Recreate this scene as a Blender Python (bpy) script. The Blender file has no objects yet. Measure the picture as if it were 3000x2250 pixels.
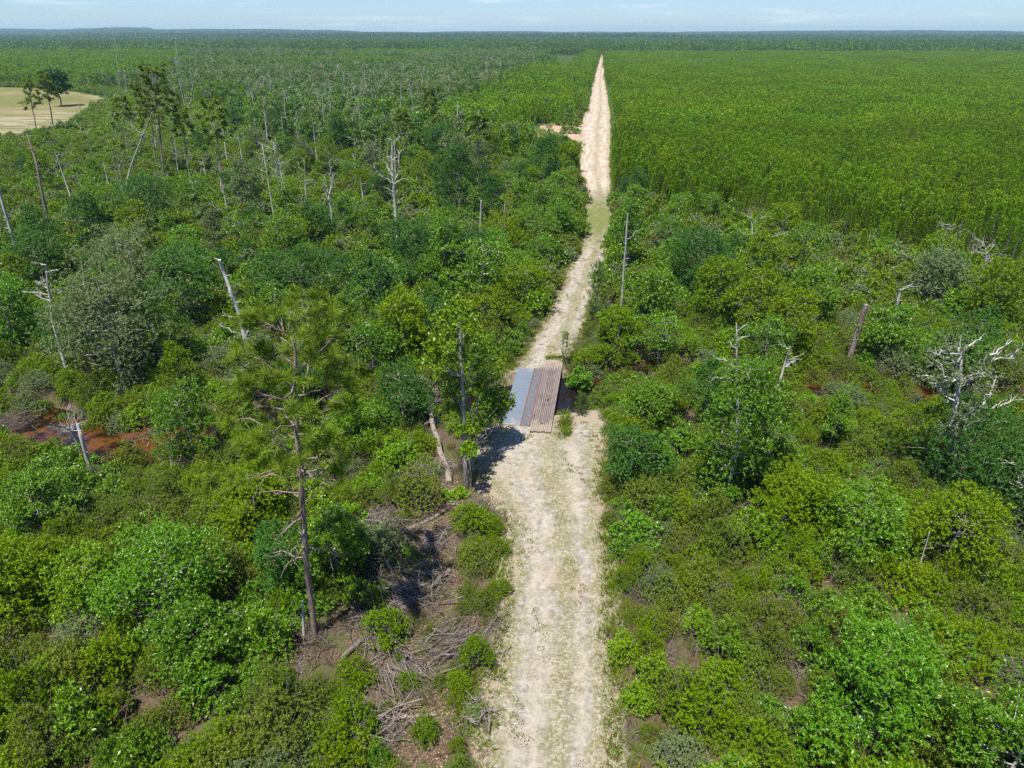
import bpy, math, random
import numpy as np
from mathutils import Vector

SEED = 7
random.seed(SEED)
RNG = np.random.default_rng(SEED)
S = bpy.context.scene
COL = S.collection
R = math.radians
CAM_H = 30.0
PITCH = R(27.3)

# ---------------------------------------------------------------- photo geometry
def ray(u, v):
    x = (u - 1500.0) / 2000.0
    y = (1125.0 - v) / 2000.0
    return np.array([x, math.cos(PITCH) + y * math.sin(PITCH), -math.sin(PITCH) + y * math.cos(PITCH)])

def gp(u, v, z=0.0):
    """ground point seen at photo position (u, v)"""
    d = ray(u, v)
    t = (CAM_H - z) / -d[2]
    return np.array([d[0] * t, d[1] * t, z])

def at(u, v, Y):
    """point at photo position (u, v) standing at ground distance Y"""
    d = ray(u, v)
    t = Y / d[1]
    return np.array([d[0] * t, Y, CAM_H + d[2] * t])

def proj(P):
    P = np.atleast_2d(P)
    x, y, z = P[:, 0], P[:, 1], P[:, 2] - CAM_H
    dep = y * math.cos(PITCH) - z * math.sin(PITCH)
    up = y * math.sin(PITCH) + z * math.cos(PITCH)
    dep = np.where(dep < 0.1, 0.1, dep)
    return 1500 + 2000 * x / dep, 1125 - 2000 * up / dep

# ---------------------------------------------------------------- layout: road, creek, clearing
K = 3000.0 / 2212.0
def edge_pts(rows):
    return np.array([[*gp(l * K, y * K)[:2], *gp(r * K, y * K)[:2]] for y, l, r in rows])

ROAD_NEAR = edge_pts([(1790, 1034, 1300), (1659, 1055, 1306), (1500, 1074, 1308), (1300, 1104, 1306), (1200, 1110, 1300), (1120, 1116, 1296), (1080, 1085, 1292),
                      (1030, 1046, 1290), (980, 1040, 1295), (950, 1058, 1302), (928, 1085, 1305), (916, 1100, 1303)])
ROAD_FAR = edge_pts([(806, 1112, 1206), (780, 1130, 1222), (740, 1152, 1242), (700, 1176, 1262), (650, 1202, 1276), (600, 1222, 1294), (550, 1248, 1314), (520, 1260, 1319),
                     (470, 1265, 1318), (430, 1268, 1320), (405, 1262, 1318), (380, 1246, 1314), (340, 1250, 1315), (300, 1250, 1319), (260, 1258, 1318),
                     (225, 1273, 1315), (200, 1276, 1311), (165, 1285, 1305), (140, 1292, 1304), (125, 1296.5, 1303.5), (112, 1299, 1303), (104, 1300, 1303)])
SPUR = edge_pts([(330, 1225, 1262), (312, 1160, 1255), (296, 1130, 1255), (280, 1140, 1256), (262, 1205, 1258)])

def resample(E, step0):
    c = (E[:, :2] + E[:, 2:]) / 2
    s = np.concatenate([[0], np.cumsum(np.linalg.norm(np.diff(c, axis=0), axis=1))])
    out, t = [], 0.0
    while t < s[-1]:
        out.append(t)
        t += max(step0, 0.012 * np.interp(t, s, c[:, 1]))
    out.append(s[-1])
    out = np.array(out)
    R_ = np.stack([np.interp(out, s, E[:, k]) for k in range(4)], 1)
    k = np.array([.25, .5, .25])
    for _ in range(3):
        R_[1:-1] = .25 * R_[:-2] + .5 * R_[1:-1] + .25 * R_[2:]
    return out, R_

SN, RN = resample(ROAD_NEAR, 0.5)
SF, RF = resample(ROAD_FAR, 0.6)
RC = np.concatenate([RN, RF])
RCEN = (RC[:, :2] + RC[:, 2:]) / 2
RHW = np.linalg.norm(RC[:, :2] - RC[:, 2:], axis=1) / 2
_br = np.linspace(RN[-1], RF[0], 16)[1:-1]
RCEN_A = np.concatenate([RCEN[:len(RN)], (_br[:, :2] + _br[:, 2:]) / 2, RCEN[len(RN):]])
RHW_A = np.concatenate([RHW[:len(RN)], np.full(14, 3.0), RHW[len(RN):]])

def road_gap(P):
    """distance outside the road edge (negative on the road)"""
    P = np.atleast_2d(P)[:, :2]
    out = np.empty(len(P))
    for i in range(0, len(P), 4000):
        d = np.linalg.norm(P[i:i + 4000, None] - RCEN_A[None], axis=2) - RHW_A[None]
        out[i:i + 4000] = d.min(1)
    return out

def road_x(Y):
    o = np.argsort(RCEN_A[:, 1])
    return np.interp(Y, RCEN_A[o, 1], RCEN_A[o, 0])

_cr = [(-260, 1180), (-60, 1200), (60, 1226), (180, 1268), (300, 1292), (420, 1290), (520, 1268), (700, 1235), (950, 1215), (1200, 1190), (1450, 1172), (1590, 1150),
       (1700, 1140), (1800, 1100), (1880, 1080), (1960, 1085), (2020, 1092), (2150, 1075), (2350, 1120), (2600, 1150), (2980, 1190), (3300, 1220)]
CREEK = np.array([gp(u, v)[:2] for u, v in _cr])
_s = np.concatenate([[0], np.cumsum(np.linalg.norm(np.diff(CREEK, axis=0), axis=1))])
_t = np.arange(0, _s[-1], 0.7)
CREEK_P = np.stack([np.interp(_t, _s, CREEK[:, 0]), np.interp(_t, _s, CREEK[:, 1])], 1)
for _ in range(12):
    CREEK_P[1:-1] = .25 * CREEK_P[:-2] + .5 * CREEK_P[1:-1] + .25 * CREEK_P[2:]

def creek_d(P):
    P = np.atleast_2d(P)[:, :2]
    out = np.full(len(P), 99.0)
    m = (P[:, 1] > 25) & (P[:, 1] < 90)
    idx = np.nonzero(m)[0]
    for i in range(0, len(idx), 4000):
        j = idx[i:i + 4000]
        out[j] = np.linalg.norm(P[j][:, None] - CREEK_P[None], axis=2).min(1)
    return out

_cp = [(-700, 246), (-200, 252), (0, 256), (120, 259), (200, 268), (285, 281), (312, 291), (296, 303), (258, 318), (215, 348), (165, 380), (70, 404), (0, 412), (-300, 420), (-700, 420)]
CLEAR = np.array([gp(u, v)[:2] for u, v in _cp])
def clearing_f(P):
    """1 on the edge of the mown clearing, below 1 inside; 0.01 = about a metre"""
    P = np.atleast_2d(P)[:, :2]
    A, B = CLEAR, np.roll(CLEAR, -1, 0)
    out = np.empty(len(P))
    for i in range(0, len(P), 8000):
        Q = P[i:i + 8000, None]
        t = np.clip(((Q - A) * (B - A)).sum(2) / ((B - A) ** 2).sum(1), 0, 1)
        d = np.linalg.norm(Q - (A + t[..., None] * (B - A)), axis=2).min(1)
        c = ((A[:, 1] > Q[..., 1]) != (B[:, 1] > Q[..., 1])) & (Q[..., 0] < (B[:, 0] - A[:, 0]) * (Q[..., 1] - A[:, 1]) / (B[:, 1] - A[:, 1] + 1e-9) + A[:, 0])
        ins = c.sum(1) % 2 == 1
        out[i:i + 8000] = 1 + np.where(ins, -d, d) / 90
    return (out,)

def far_rise(x, y):
    """low wooded rise far off beyond the clearing"""
    f = smooth(4200, 6800, y)
    a = x / np.maximum(y, 1)
    return f * (34 * smooth(-.28, -.50, a) * (.8 + .2 * np.sin(a * 46)) + 20 * np.exp(-((a + .30) / .10) ** 2) + 12 * np.exp(-((a + .03) / .06) ** 2) + 14 * np.exp(-((a - .50) / .16) ** 2) + 4 + 4 * np.sin(a * 130) * np.sin(a * 57 + 1))

def smooth(a, b, x):
    t = np.clip((x - a) / (b - a), 0, 1)
    return t * t * (3 - 2 * t)

def und(x, y):
    return (np.sin(x * .21 + 1.3) * np.cos(y * .17) + .6 * np.sin(x * .47 + y * .31) + .5 * np.cos(x * .09 - y * .13)) * .16

def hgt(P):
    P = np.atleast_2d(P)
    g = road_gap(P)
    far = smooth(260, 160, P[:, 1])
    h = und(P[:, 0], P[:, 1]) * smooth(1.0, 6.0, g) * far
    c = creek_d(P)
    h = h - 1.5 * smooth(4.4, 2.2, c)
    return h + far_rise(P[:, 0], P[:, 1])

def hz(x, y):
    return float(hgt(np.array([[x, y]]))[0])

# ---------------------------------------------------------------- mesh helpers
def unit(a):
    return a / np.maximum(np.linalg.norm(a, axis=-1, keepdims=True), 1e-9)

class MB:
    def __init__(self):
        self.V, self.F, self.M, self.n = [], [], [], 0
    def add(self, V, F, m=0):
        V = np.asarray(V, float).reshape(-1, 3)
        F = np.asarray(F, int)
        self.V.append(V); self.F.append(F + self.n); self.M.append(np.full(len(F), m)); self.n += len(V)
        return self
    def tube(self, pts, rad, sides=6, m=0, cap=True, rough=0.0, seed=0):
        pts = np.asarray(pts, float); n = len(pts)
        rad = np.broadcast_to(np.asarray(rad, float), (n,))
        T = unit(np.gradient(pts, axis=0))
        ref = np.array([0, 0, 1.0]) if abs(T[0, 2]) < .8 else np.array([1.0, 0, 0])
        A = unit(np.cross(T, ref)); B = np.cross(T, A)
        an = np.arange(sides) / sides * 2 * math.pi
        rr = rad[:, None] * np.ones(sides)[None]
        if rough:
            rr = rr * (1 + rough * np.random.default_rng(seed + 5).normal(0, 1, rr.shape))
        V = pts[:, None] + rr[..., None] * (np.cos(an)[None, :, None] * A[:, None] + np.sin(an)[None, :, None] * B[:, None])
        i = np.arange(n - 1)[:, None] * sides; j = np.arange(sides)[None]; k = (j + 1) % sides
        F = np.stack([i + j, i + k, i + sides + k, i + sides + j], -1).reshape(-1, 4)
        self.add(V, F, m)
        if cap:
            for e, rev in ((0, True), (n - 1, False)):
                ring = V[e]; c = ring.mean(0)
                f = np.array([[a, (a + 1) % sides, sides] for a in range(sides)])
                if rev: f = f[:, ::-1]
                self.add(np.vstack([ring, c]), f, m)
        return self
    def box(self, c, ax, ay, az, m=0):
        """c centre; ax, ay, az half-axis vectors"""
        c, ax, ay, az = (np.asarray(q, float) for q in (c, ax, ay, az))
        V = [c + sx * ax + sy * ay + sz * az for sx in (-1, 1) for sy in (-1, 1) for sz in (-1, 1)]
        F = [[0, 1, 3, 2], [4, 6, 7, 5], [0, 4, 5, 1], [2, 3, 7, 6], [0, 2, 6, 4], [1, 5, 7, 3]]
        return self.add(V, F, m)
    def mesh(self, name, mats, smooth_=False, flat=False):
        me = bpy.data.meshes.new(name)
        V = np.concatenate(self.V)
        me.vertices.add(len(V)); me.vertices.foreach_set('co', V.astype(np.float32).ravel())
        li = np.concatenate([f.ravel() for f in self.F]).astype(np.int32)
        lt = np.concatenate([np.full(len(f), f.shape[1]) for f in self.F]).astype(np.int32)
        ls = np.concatenate([[0], np.cumsum(lt)[:-1]]).astype(np.int32)
        me.loops.add(len(li)); me.loops.foreach_set('vertex_index', li)
        me.polygons.add(len(lt)); me.polygons.foreach_set('loop_start', ls)
        me.polygons.foreach_set('material_index', np.concatenate(self.M).astype(np.int32))
        me.polygons.foreach_set('use_smooth', np.full(len(lt), not flat, dtype=bool))
        for m in (mats if isinstance(mats, (list, tuple)) else [mats]):
            me.materials.append(m)
        me.update(calc_edges=True)
        return me

def obj(name, me, parent=None, link=True):
    o = bpy.data.objects.new(name, me)
    if link: COL.objects.link(o)
    if parent is not None: o.parent = parent
    return o

def tag(o, label, cat, group=None, kind=None):
    o['label'] = label; o['category'] = cat
    if group: o['group'] = group
    if kind: o['kind'] = kind
    return o

def struct(o, kind='structure'):
    o['kind'] = kind
    return o

def empty(name, loc, rz=0.0, sc=1.0):
    o = bpy.data.objects.new(name, None)
    o.empty_display_size = .2
    COL.objects.link(o); o.location = loc; o.rotation_euler = (0, 0, rz)
    o.scale = (sc, sc, sc) if not hasattr(sc, '__len__') else sc
    return o

# leaves --------------------------------------------------------------------
def leaves(mb, P, T, N, L, W, m=0):
    """diamond leaves from base P along T, facing N"""
    T = unit(T); N = unit(N - (N * T).sum(1, keepdims=True) * T); Sd = np.cross(T, N)
    L = np.broadcast_to(L, len(P))[:, None]; W = np.broadcast_to(W, len(P))[:, None]
    V = np.stack([P, P + T * L * .45 + Sd * W * .5, P + T * L, P + T * L * .45 - Sd * W * .5], 1)
    F = np.arange(len(P) * 4).reshape(-1, 4)
    mb.add(V.reshape(-1, 3), F, m)

def sprigs(mb, rng, C, E, k, L, W, ln, spread=.9, up=.35, m=0, droop=0.0):
    """k leaves round each sprig axis E"""
    n = len(C)
    C = np.repeat(C, k, 0); E = unit(np.repeat(E, k, 0))
    rnd = unit(rng.normal(0, 1, C.shape))
    side = unit(rnd - (rnd * E).sum(1, keepdims=True) * E)
    T = unit(E * rng.uniform(.25, 1.0, (len(C), 1)) + side * spread - np.array([0, 0, droop]))
    P = C + E * (rng.uniform(-.5, .5, (len(C), 1)) * ln)
    N = unit(E * .8 + np.array([0, 0, up]) + .55 * rng.normal(0, 1, C.shape))
    sz = rng.uniform(.7, 1.25, len(C))
    leaves(mb, P, T, N, L * sz, W * sz, m)

def lobe_sprigs(rng, c, r, n, flat=.8, zmin=-.35, inner=.5):
    d = unit(rng.normal(0, 1, (n * 2, 3)) + np.array([0, 0, .35]))
    d = d[d[:, 2] > zmin][:n]
    rad = r * (inner + (1.05 - inner) * rng.uniform(0, 1, (len(d), 1)) ** .6)
    P = np.asarray(c) + d * rad * np.array([1, 1, flat])
    E = unit(d + np.array([0, 0, .55]) + .35 * rng.normal(0, 1, d.shape))
    return P, E

def wander(rng, a, b, n=6, amp=.08):
    a, b = np.asarray(a, float), np.asarray(b, float)
    t = np.linspace(0, 1, n)[:, None]
    L = np.linalg.norm(b - a)
    P = a + (b - a) * t
    off = np.cumsum(rng.normal(0, 1, (n, 3)), 0) * amp * L / math.sqrt(n)
    off -= off[0] + (off[-1] - off[0]) * t
    return P + off

# ---------------------------------------------------------------- materials
def newmat(name):
    m = bpy.data.materials.new(name); m.use_nodes = True
    nt = m.node_tree; nt.nodes.clear()
    return m, nt, nt.nodes, nt.links

def N(nt, t, **kw):
    n = nt.nodes.new(t)
    for k, v in kw.items(): setattr(n, k, v)
    return n

def val(nt, sock, v):
    if hasattr(v, 'is_output') or hasattr(v, 'links'): nt.links.new(v, sock)
    else: sock.default_value = v

def mixc(nt, f, a, b, mode='MIX'):
    n = N(nt, 'ShaderNodeMix', data_type='RGBA', blend_type=mode)
    for s, v in ((n.inputs['Factor'], f), (n.inputs[6], a), (n.inputs[7], b)):
        if isinstance(v, tuple) and len(v) == 3: v = (*v, 1)
        val(nt, s, v)
    return n.outputs[2]

def mth(nt, op, a, b=None, c=None, clamp=False):
    n = N(nt, 'ShaderNodeMath', operation=op, use_clamp=clamp)
    for i, v in enumerate((a, b, c)):
        if v is not None: val(nt, n.inputs[i], v)
    return n.outputs[0]

def noise(nt, vec, scale, detail=3, rough=.55):
    n = N(nt, 'ShaderNodeTexNoise')
    n.inputs['Scale'].default_value = scale; n.inputs['Detail'].default_value = detail; n.inputs['Roughness'].default_value = rough
    if vec is not None: nt.links.new(vec, n.inputs['Vector'])
    return n.outputs['Fac']

def ramp(nt, f, a, b):
    n = N(nt, 'ShaderNodeMapRange', interpolation_type='SMOOTHSTEP')
    val(nt, n.inputs[0], f); n.inputs[1].default_value = a; n.inputs[2].default_value = b
    return n.outputs[0]

def leaf_mat(name, A, B, C, trans=.28, rough=.5, spec=.35, vary=.35):
    """A, B: two tones picked per plant; C: tone of single odd leaves"""
    m, nt, no, li = newmat(name)
    oi = N(nt, 'ShaderNodeObjectInfo'); ge = N(nt, 'ShaderNodeNewGeometry')
    isl = ge.outputs['Random Per Island']
    big = noise(nt, oi.outputs['Location'], .035, 2)
    f = mth(nt, 'ADD', mth(nt, 'MULTIPLY', oi.outputs['Random'], .6), mth(nt, 'MULTIPLY', ramp(nt, big, .3, .7), .4))
    c = mixc(nt, f, A, B)
    c = mixc(nt, mth(nt, 'MULTIPLY', mth(nt, 'POWER', isl, 2.0), .95), c, C)
    h = N(nt, 'ShaderNodeHueSaturation'); li.new(c, h.inputs['Color']); h.inputs['Saturation'].default_value = 1.1
    r2 = mth(nt, 'FRACT', mth(nt, 'MULTIPLY', oi.outputs['Random'], 7.31))
    r3 = mth(nt, 'FRACT', mth(nt, 'MULTIPLY', isl, 13.7))
    li.new(mth(nt, 'ADD', mth(nt, 'ADD', 1 - vary * .75, mth(nt, 'MULTIPLY', r2, vary * .7)), mth(nt, 'MULTIPLY', r3, vary * .8)), h.inputs['Value'])
    li.new(mth(nt, 'ADD', .482, mth(nt, 'MULTIPLY', mth(nt, 'FRACT', mth(nt, 'MULTIPLY', oi.outputs['Random'], 3.77)), .02)), h.inputs['Hue'])
    col = h.outputs['Color']
    p = N(nt, 'ShaderNodeBsdfPrincipled'); li.new(col, p.inputs['Base Color'])
    p.inputs['Roughness'].default_value = rough; p.inputs['Specular IOR Level'].default_value = spec * .45
    t = N(nt, 'ShaderNodeBsdfTranslucent')
    li.new(mixc(nt, .55, col, (.13, .20, .015), 'MIX'), t.inputs['Color'])
    x = N(nt, 'ShaderNodeMixShader'); x.inputs[0].default_value = trans
    li.new(p.outputs[0], x.inputs[1]); li.new(t.outputs[0], x.inputs[2])
    o = N(nt, 'ShaderNodeOutputMaterial'); li.new(x.outputs[0], o.inputs[0])
    return m

def bark_mat(name, A, B, scale=6.0, stretch=.25, rough=.9, bump=.5):
    m, nt, no, li = newmat(name)
    tc = N(nt, 'ShaderNodeTexCoord'); mp = N(nt, 'ShaderNodeMapping'); li.new(tc.outputs['Object'], mp.inputs[0])
    mp.inputs['Scale'].default_value = (1, 1, stretch)
    f = noise(nt, mp.outputs[0], scale, 5, .7)
    f2 = noise(nt, mp.outputs[0], scale * .15, 3)
    oi = N(nt, 'ShaderNodeObjectInfo')
    c = mixc(nt, ramp(nt, f, .35, .65), A, B)
    c = mixc(nt, mth(nt, 'MULTIPLY', ramp(nt, f2, .45, .7), .5), c, tuple(q * .55 for q in A))
    h = N(nt, 'ShaderNodeHueSaturation'); li.new(c, h.inputs['Color'])
    li.new(mth(nt, 'ADD', .75, mth(nt, 'MULTIPLY', oi.outputs['Random'], .5)), h.inputs['Value'])
    p = N(nt, 'ShaderNodeBsdfPrincipled'); li.new(h.outputs[0], p.inputs['Base Color'])
    p.inputs['Roughness'].default_value = rough; p.inputs['Specular IOR Level'].default_value = .15
    b = N(nt, 'ShaderNodeBump'); b.inputs['Strength'].default_value = bump; b.inputs['Distance'].default_value = .03
    li.new(f, b.inputs['Height']); li.new(b.outputs[0], p.inputs['Normal'])
    o = N(nt, 'ShaderNodeOutputMaterial'); li.new(p.outputs[0], o.inputs[0])
    return m

def geo_vec(nt):
    return N(nt, 'ShaderNodeNewGeometry').outputs['Position']

def surf(name, build, rough=.95, spec=.1, bumpd=0.0):
    m, nt, no, li = newmat(name)
    c, h = build(nt)
    p = N(nt, 'ShaderNodeBsdfPrincipled')
    val(nt, p.inputs['Base Color'], c); p.inputs['Roughness'].default_value = rough; p.inputs['Specular IOR Level'].default_value = spec
    if h is not None and bumpd:
        b = N(nt, 'ShaderNodeBump'); b.inputs['Strength'].default_value = .8; b.inputs['Distance'].default_value = bumpd
        li.new(h, b.inputs['Height']); li.new(b.outputs[0], p.inputs['Normal'])
    o = N(nt, 'ShaderNodeOutputMaterial'); li.new(p.outputs[0], o.inputs[0])
    return m

M = {}
M['titi'] = leaf_mat('titi_leaf', (.078, .160, .011), (.115, .198, .014), (.19, .27, .03))
M['olive'] = leaf_mat('olive_leaf', (.078, .130, .020), (.108, .158, .024), (.18, .22, .045))
M['bay'] = leaf_mat('bay_leaf', (.060, .162, .016), (.090, .205, .018), (.18, .30, .045), rough=.38, spec=.8)
M['dark'] = leaf_mat('dark_leaf', (.028, .086, .022), (.044, .116, .024), (.08, .17, .03), trans=.2)
M['grey'] = leaf_mat('greygreen_leaf', (.105, .155, .060), (.140, .190, .080), (.20, .24, .12))
M['lime'] = leaf_mat('lime_leaf', (.095, .215, .014), (.125, .245, .018), (.20, .31, .04), rough=.4, spec=.7)
M['pine'] = leaf_mat('young_pine_needle', (.105, .235, .016), (.155, .275, .018), (.23, .32, .035), trans=.40, vary=.5)
M['tallpine'] = leaf_mat('tall_pine_needle', (.095, .165, .020), (.125, .190, .024), (.19, .24, .04), trans=.34)
M['forest'] = leaf_mat('far_forest_leaf', (.050, .120, .026), (.078, .150, .034), (.12, .18, .05), trans=.25)
M['farpine'] = leaf_mat('far_pine_needle', (.080, .205, .018), (.120, .240, .020), (.18, .28, .03), trans=.38, vary=.5)
M['horizon'] = leaf_mat('horizon_leaf', (.026, .068, .024), (.042, .088, .030), (.07, .12, .04), trans=.2)
M['sapling'] = leaf_mat('sapling_needle', (.045, .105, .018), (.06, .125, .020), (.10, .17, .03), trans=.25)
M['bark'] = bark_mat('pine_bark', (.16, .115, .09), (.30, .235, .20), 7)
M['greybark'] = bark_mat('grey_bark', (.20, .175, .15), (.38, .35, .31), 6)
M['snag'] = bark_mat('bleached_wood', (.27, .255, .235), (.47, .445, .41), 5, .15)
M['rust_snag'] = bark_mat('bare_brown_wood', (.15, .11, .085), (.29, .225, .18), 5, .15)
M['twig'] = bark_mat('dead_twig', (.115, .095, .082), (.215, .188, .165), 5, 1.0, bump=.1)
M['log'] = bark_mat('log_bark', (.09, .07, .06), (.26, .215, .185), 5, .6)
M['lightlog'] = bark_mat('pale_log', (.15, .12, .095), (.31, .265, .22), 3, .6)
M['drygrass'] = leaf_mat('dry_leaf', (.150, .105, .068), (.215, .160, .108), (.28, .215, .15), trans=.1)
M['grass'] = leaf_mat('grass_blade', (.085, .17, .012), (.12, .20, .02), (.22, .25, .05), trans=.25)

def b_ground(nt):
    v = geo_vec(nt)
    a = noise(nt, v, .9, 6, .65); b = noise(nt, v, 7.0, 5, .7); d = noise(nt, v, .11, 3)
    c = mixc(nt, ramp(nt, b, .3, .7), (.038, .027, .017), (.125, .090, .060))
    c = mixc(nt, mth(nt, 'MULTIPLY', ramp(nt, a, .45, .62), .65), c, (.055, .085, .018))
    c = mixc(nt, mth(nt, 'MULTIPLY', ramp(nt, d, .5, .75), .3), c, (.19, .145, .115))
    sy = N(nt, 'ShaderNodeSeparateXYZ'); nt.links.new(v, sy.inputs[0])
    c = mixc(nt, ramp(nt, sy.outputs[1], 120, 260), c, mixc(nt, ramp(nt, d, .35, .65), (.030, .052, .012), (.055, .085, .018)))
    sf = N(nt, 'ShaderNodeAttribute', attribute_name='sand').outputs['Fac']
    c = mixc(nt, ramp(nt, mth(nt, 'ADD', mth(nt, 'MULTIPLY', sf, .75), mth(nt, 'MULTIPLY', a, .55)), .48, .75), c, (.25, .208, .152))
    return c, b
M['ground'] = surf('forest_floor', b_ground, bumpd=.08)

def b_road(nt):
    v = geo_vec(nt)
    uv = N(nt, 'ShaderNodeUVMap').outputs[0]
    sep = N(nt, 'ShaderNodeSeparateXYZ'); nt.links.new(uv, sep.inputs[0])
    gr = N(nt, 'ShaderNodeAttribute', attribute_name='grass').outputs['Fac']
    cl = N(nt, 'ShaderNodeAttribute', attribute_name='clean').outputs['Fac']
    mp = N(nt, 'ShaderNodeMapping'); nt.links.new(uv, mp.inputs[0]); mp.inputs['Scale'].default_value = (9.0, .10, 1)
    streak = noise(nt, mp.outputs[0], 1.0, 4, .6)
    n1 = noise(nt, v, 6.5, 4, .8); n2 = noise(nt, v, .55, 5, .7); n3 = noise(nt, v, 2.4, 6, .75); n4 = noise(nt, v, .09, 3, .6)
    c = mixc(nt, ramp(nt, n3, .32, .68), (.165, .145, .120), (.340, .318, .274))
    c = mixc(nt, mth(nt, 'MULTIPLY', ramp(nt, streak, .42, .60), .6), c, (.355, .312, .25))
    c = mixc(nt, mth(nt, 'MULTIPLY', ramp(nt, n4, .52, .66), .45), c, (.30, .225, .15))
    warm = mixc(nt, ramp(nt, streak, .40, .62), (.32, .25, .18), (.445, .375, .30))
    c = mixc(nt, mth(nt, 'MULTIPLY', cl, .75), c, warm)
    x = sep.outputs[0]
    def track(at_, w): return mth(nt, 'SUBTRACT', 1.0, mth(nt, 'MULTIPLY', mth(nt, 'ABSOLUTE', mth(nt, 'SUBTRACT', x, at_)), 1.0 / w), clamp=True)
    mid = track(.58, .2)
    edge = ramp(nt, mth(nt, 'ABSOLUTE', mth(nt, 'SUBTRACT', x, .5)), .26, .5)
    side = mth(nt, 'MAXIMUM', mth(nt, 'MULTIPLY', mid, 1.0), edge)
    w = mth(nt, 'ADD', mth(nt, 'MULTIPLY', n2, .8), mth(nt, 'MULTIPLY', streak, .35))
    w = mth(nt, 'ADD', w, mth(nt, 'MULTIPLY', side, .30))
    w = mth(nt, 'SUBTRACT', mth(nt, 'ADD', w, mth(nt, 'MULTIPLY', gr, .5)), mth(nt, 'MULTIPLY', cl, .13))
    weed = mth(nt, 'MULTIPLY', ramp(nt, w, .50, .84), ramp(nt, n1, .38, .56))
    c = mixc(nt, mth(nt, 'MULTIPLY', weed, .85), c, (.125, .120, .038))
    c = mixc(nt, mth(nt, 'MULTIPLY', ramp(nt, n1, .54, .66), mth(nt, 'MULTIPLY', ramp(nt, n2, .35, .6), .65)), c, (.15, .105, .062))
    gm = ramp(nt, mth(nt, 'ADD', gr, mth(nt, 'ADD', mth(nt, 'MULTIPLY', mth(nt, 'SUBTRACT', n2, .5), 2.4), mth(nt, 'MULTIPLY', mth(nt, 'SUBTRACT', streak, .5), 1.6))), .45, .85)
    gcol = mixc(nt, ramp(nt, n3, .3, .7), (.065, .100, .018), (.16, .165, .055))
    c = mixc(nt, mth(nt, 'MULTIPLY', mth(nt, 'MULTIPLY', gm, ramp(nt, n1, .15, .45)), mth(nt, 'MULTIPLY', ramp(nt, gr, .02, .3), .9)), c, gcol)
    return c, n1
M['road'] = surf('sandy_track', b_road, bumpd=.05)

def b_spur(nt):
    v = geo_vec(nt)
    n = noise(nt, v, .6, 5, .7); n1 = noise(nt, v, 3.0, 4, .7)
    c = mixc(nt, ramp(nt, n1, .3, .7), (.26, .185, .12), (.40, .30, .21))
    c = mixc(nt, mth(nt, 'MULTIPLY', ramp(nt, n, .52, .66), .6), c, (.14, .12, .05))
    return c, n1
M['spur'] = surf('sandy_spur_soil', b_spur, bumpd=.05)

def b_field(nt):
    v = geo_vec(nt)
    mp = N(nt, 'ShaderNodeMapping'); nt.links.new(v, mp.inputs[0]); mp.inputs['Rotation'].default_value = (0, 0, .5); mp.inputs['Scale'].default_value = (.4, 1.6, 1)
    n = noise(nt, v, .016, 4, .6); n1 = noise(nt, mp.outputs[0], .09, 5, .7); n2 = noise(nt, v, .5, 4, .7)
    c = mixc(nt, ramp(nt, n2, .3, .7), (.095, .108, .030), (.140, .136, .046))
    c = mixc(nt, ramp(nt, n, .45, .62), c, (.180, .148, .068))
    sand = N(nt, 'ShaderNodeAttribute', attribute_name='sand').outputs['Fac']
    c = mixc(nt, mth(nt, 'MULTIPLY', sand, ramp(nt, n1, .42, .62)), c, (.29, .245, .18))
    return c, n2
M['field'] = surf('mown_field', b_field)

def b_water(nt):
    v = geo_vec(nt)
    n = noise(nt, v, .55, 4, .6); n1 = noise(nt, v, 2.2, 4, .65)
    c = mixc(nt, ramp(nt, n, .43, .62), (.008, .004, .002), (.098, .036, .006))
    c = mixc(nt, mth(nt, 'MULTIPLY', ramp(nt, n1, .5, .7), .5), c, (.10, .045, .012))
    sh = N(nt, 'ShaderNodeAttribute', attribute_name='unshaded').outputs['Fac']
    c = mixc(nt, sh, (.010, .007, .006), c)  # shade round the bridge painted into the water colour
    return c, n1
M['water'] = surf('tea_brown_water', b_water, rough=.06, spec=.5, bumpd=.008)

def dusty(nt, tc, c):
    """sand trodden onto both ends and in blown patches"""
    sp = N(nt, 'ShaderNodeSeparateXYZ'); nt.links.new(tc, sp.inputs[0])
    y = sp.outputs[1]
    e = mth(nt, 'MAXIMUM', ramp(nt, y, 2.6, .2), ramp(nt, y, 10.8, 13.4))
    q = noise(nt, tc, 1.7, 6, .7)
    return mixc(nt, mth(nt, 'MULTIPLY', ramp(nt, mth(nt, 'ADD', mth(nt, 'MULTIPLY', e, .33), q), .55, .85), .75), c, (.30, .25, .19))

def b_plank(nt):
    tc = N(nt, 'ShaderNodeTexCoord').outputs['Object']
    ge = N(nt, 'ShaderNodeNewGeometry').outputs['Random Per Island']
    mp = N(nt, 'ShaderNodeMapping'); nt.links.new(tc, mp.inputs[0]); mp.inputs['Scale'].default_value = (11, .9, 4)
    n = noise(nt, mp.outputs[0], 1.0, 5, .7); n2 = noise(nt, tc, 1.1, 4)
    c = mixc(nt, ge, (.098, .076, .070), (.150, .122, .113))
    c = mixc(nt, mth(nt, 'MULTIPLY', ramp(nt, n, .35, .65), .6), c, (.22, .19, .175))
    c = mixc(nt, mth(nt, 'MULTIPLY', ramp(nt, n2, .5, .72), .5), c, (.085, .062, .056))
    return dusty(nt, tc, c), n
M['plank'] = surf('weathered_plank', b_plank, bumpd=.02)

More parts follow.
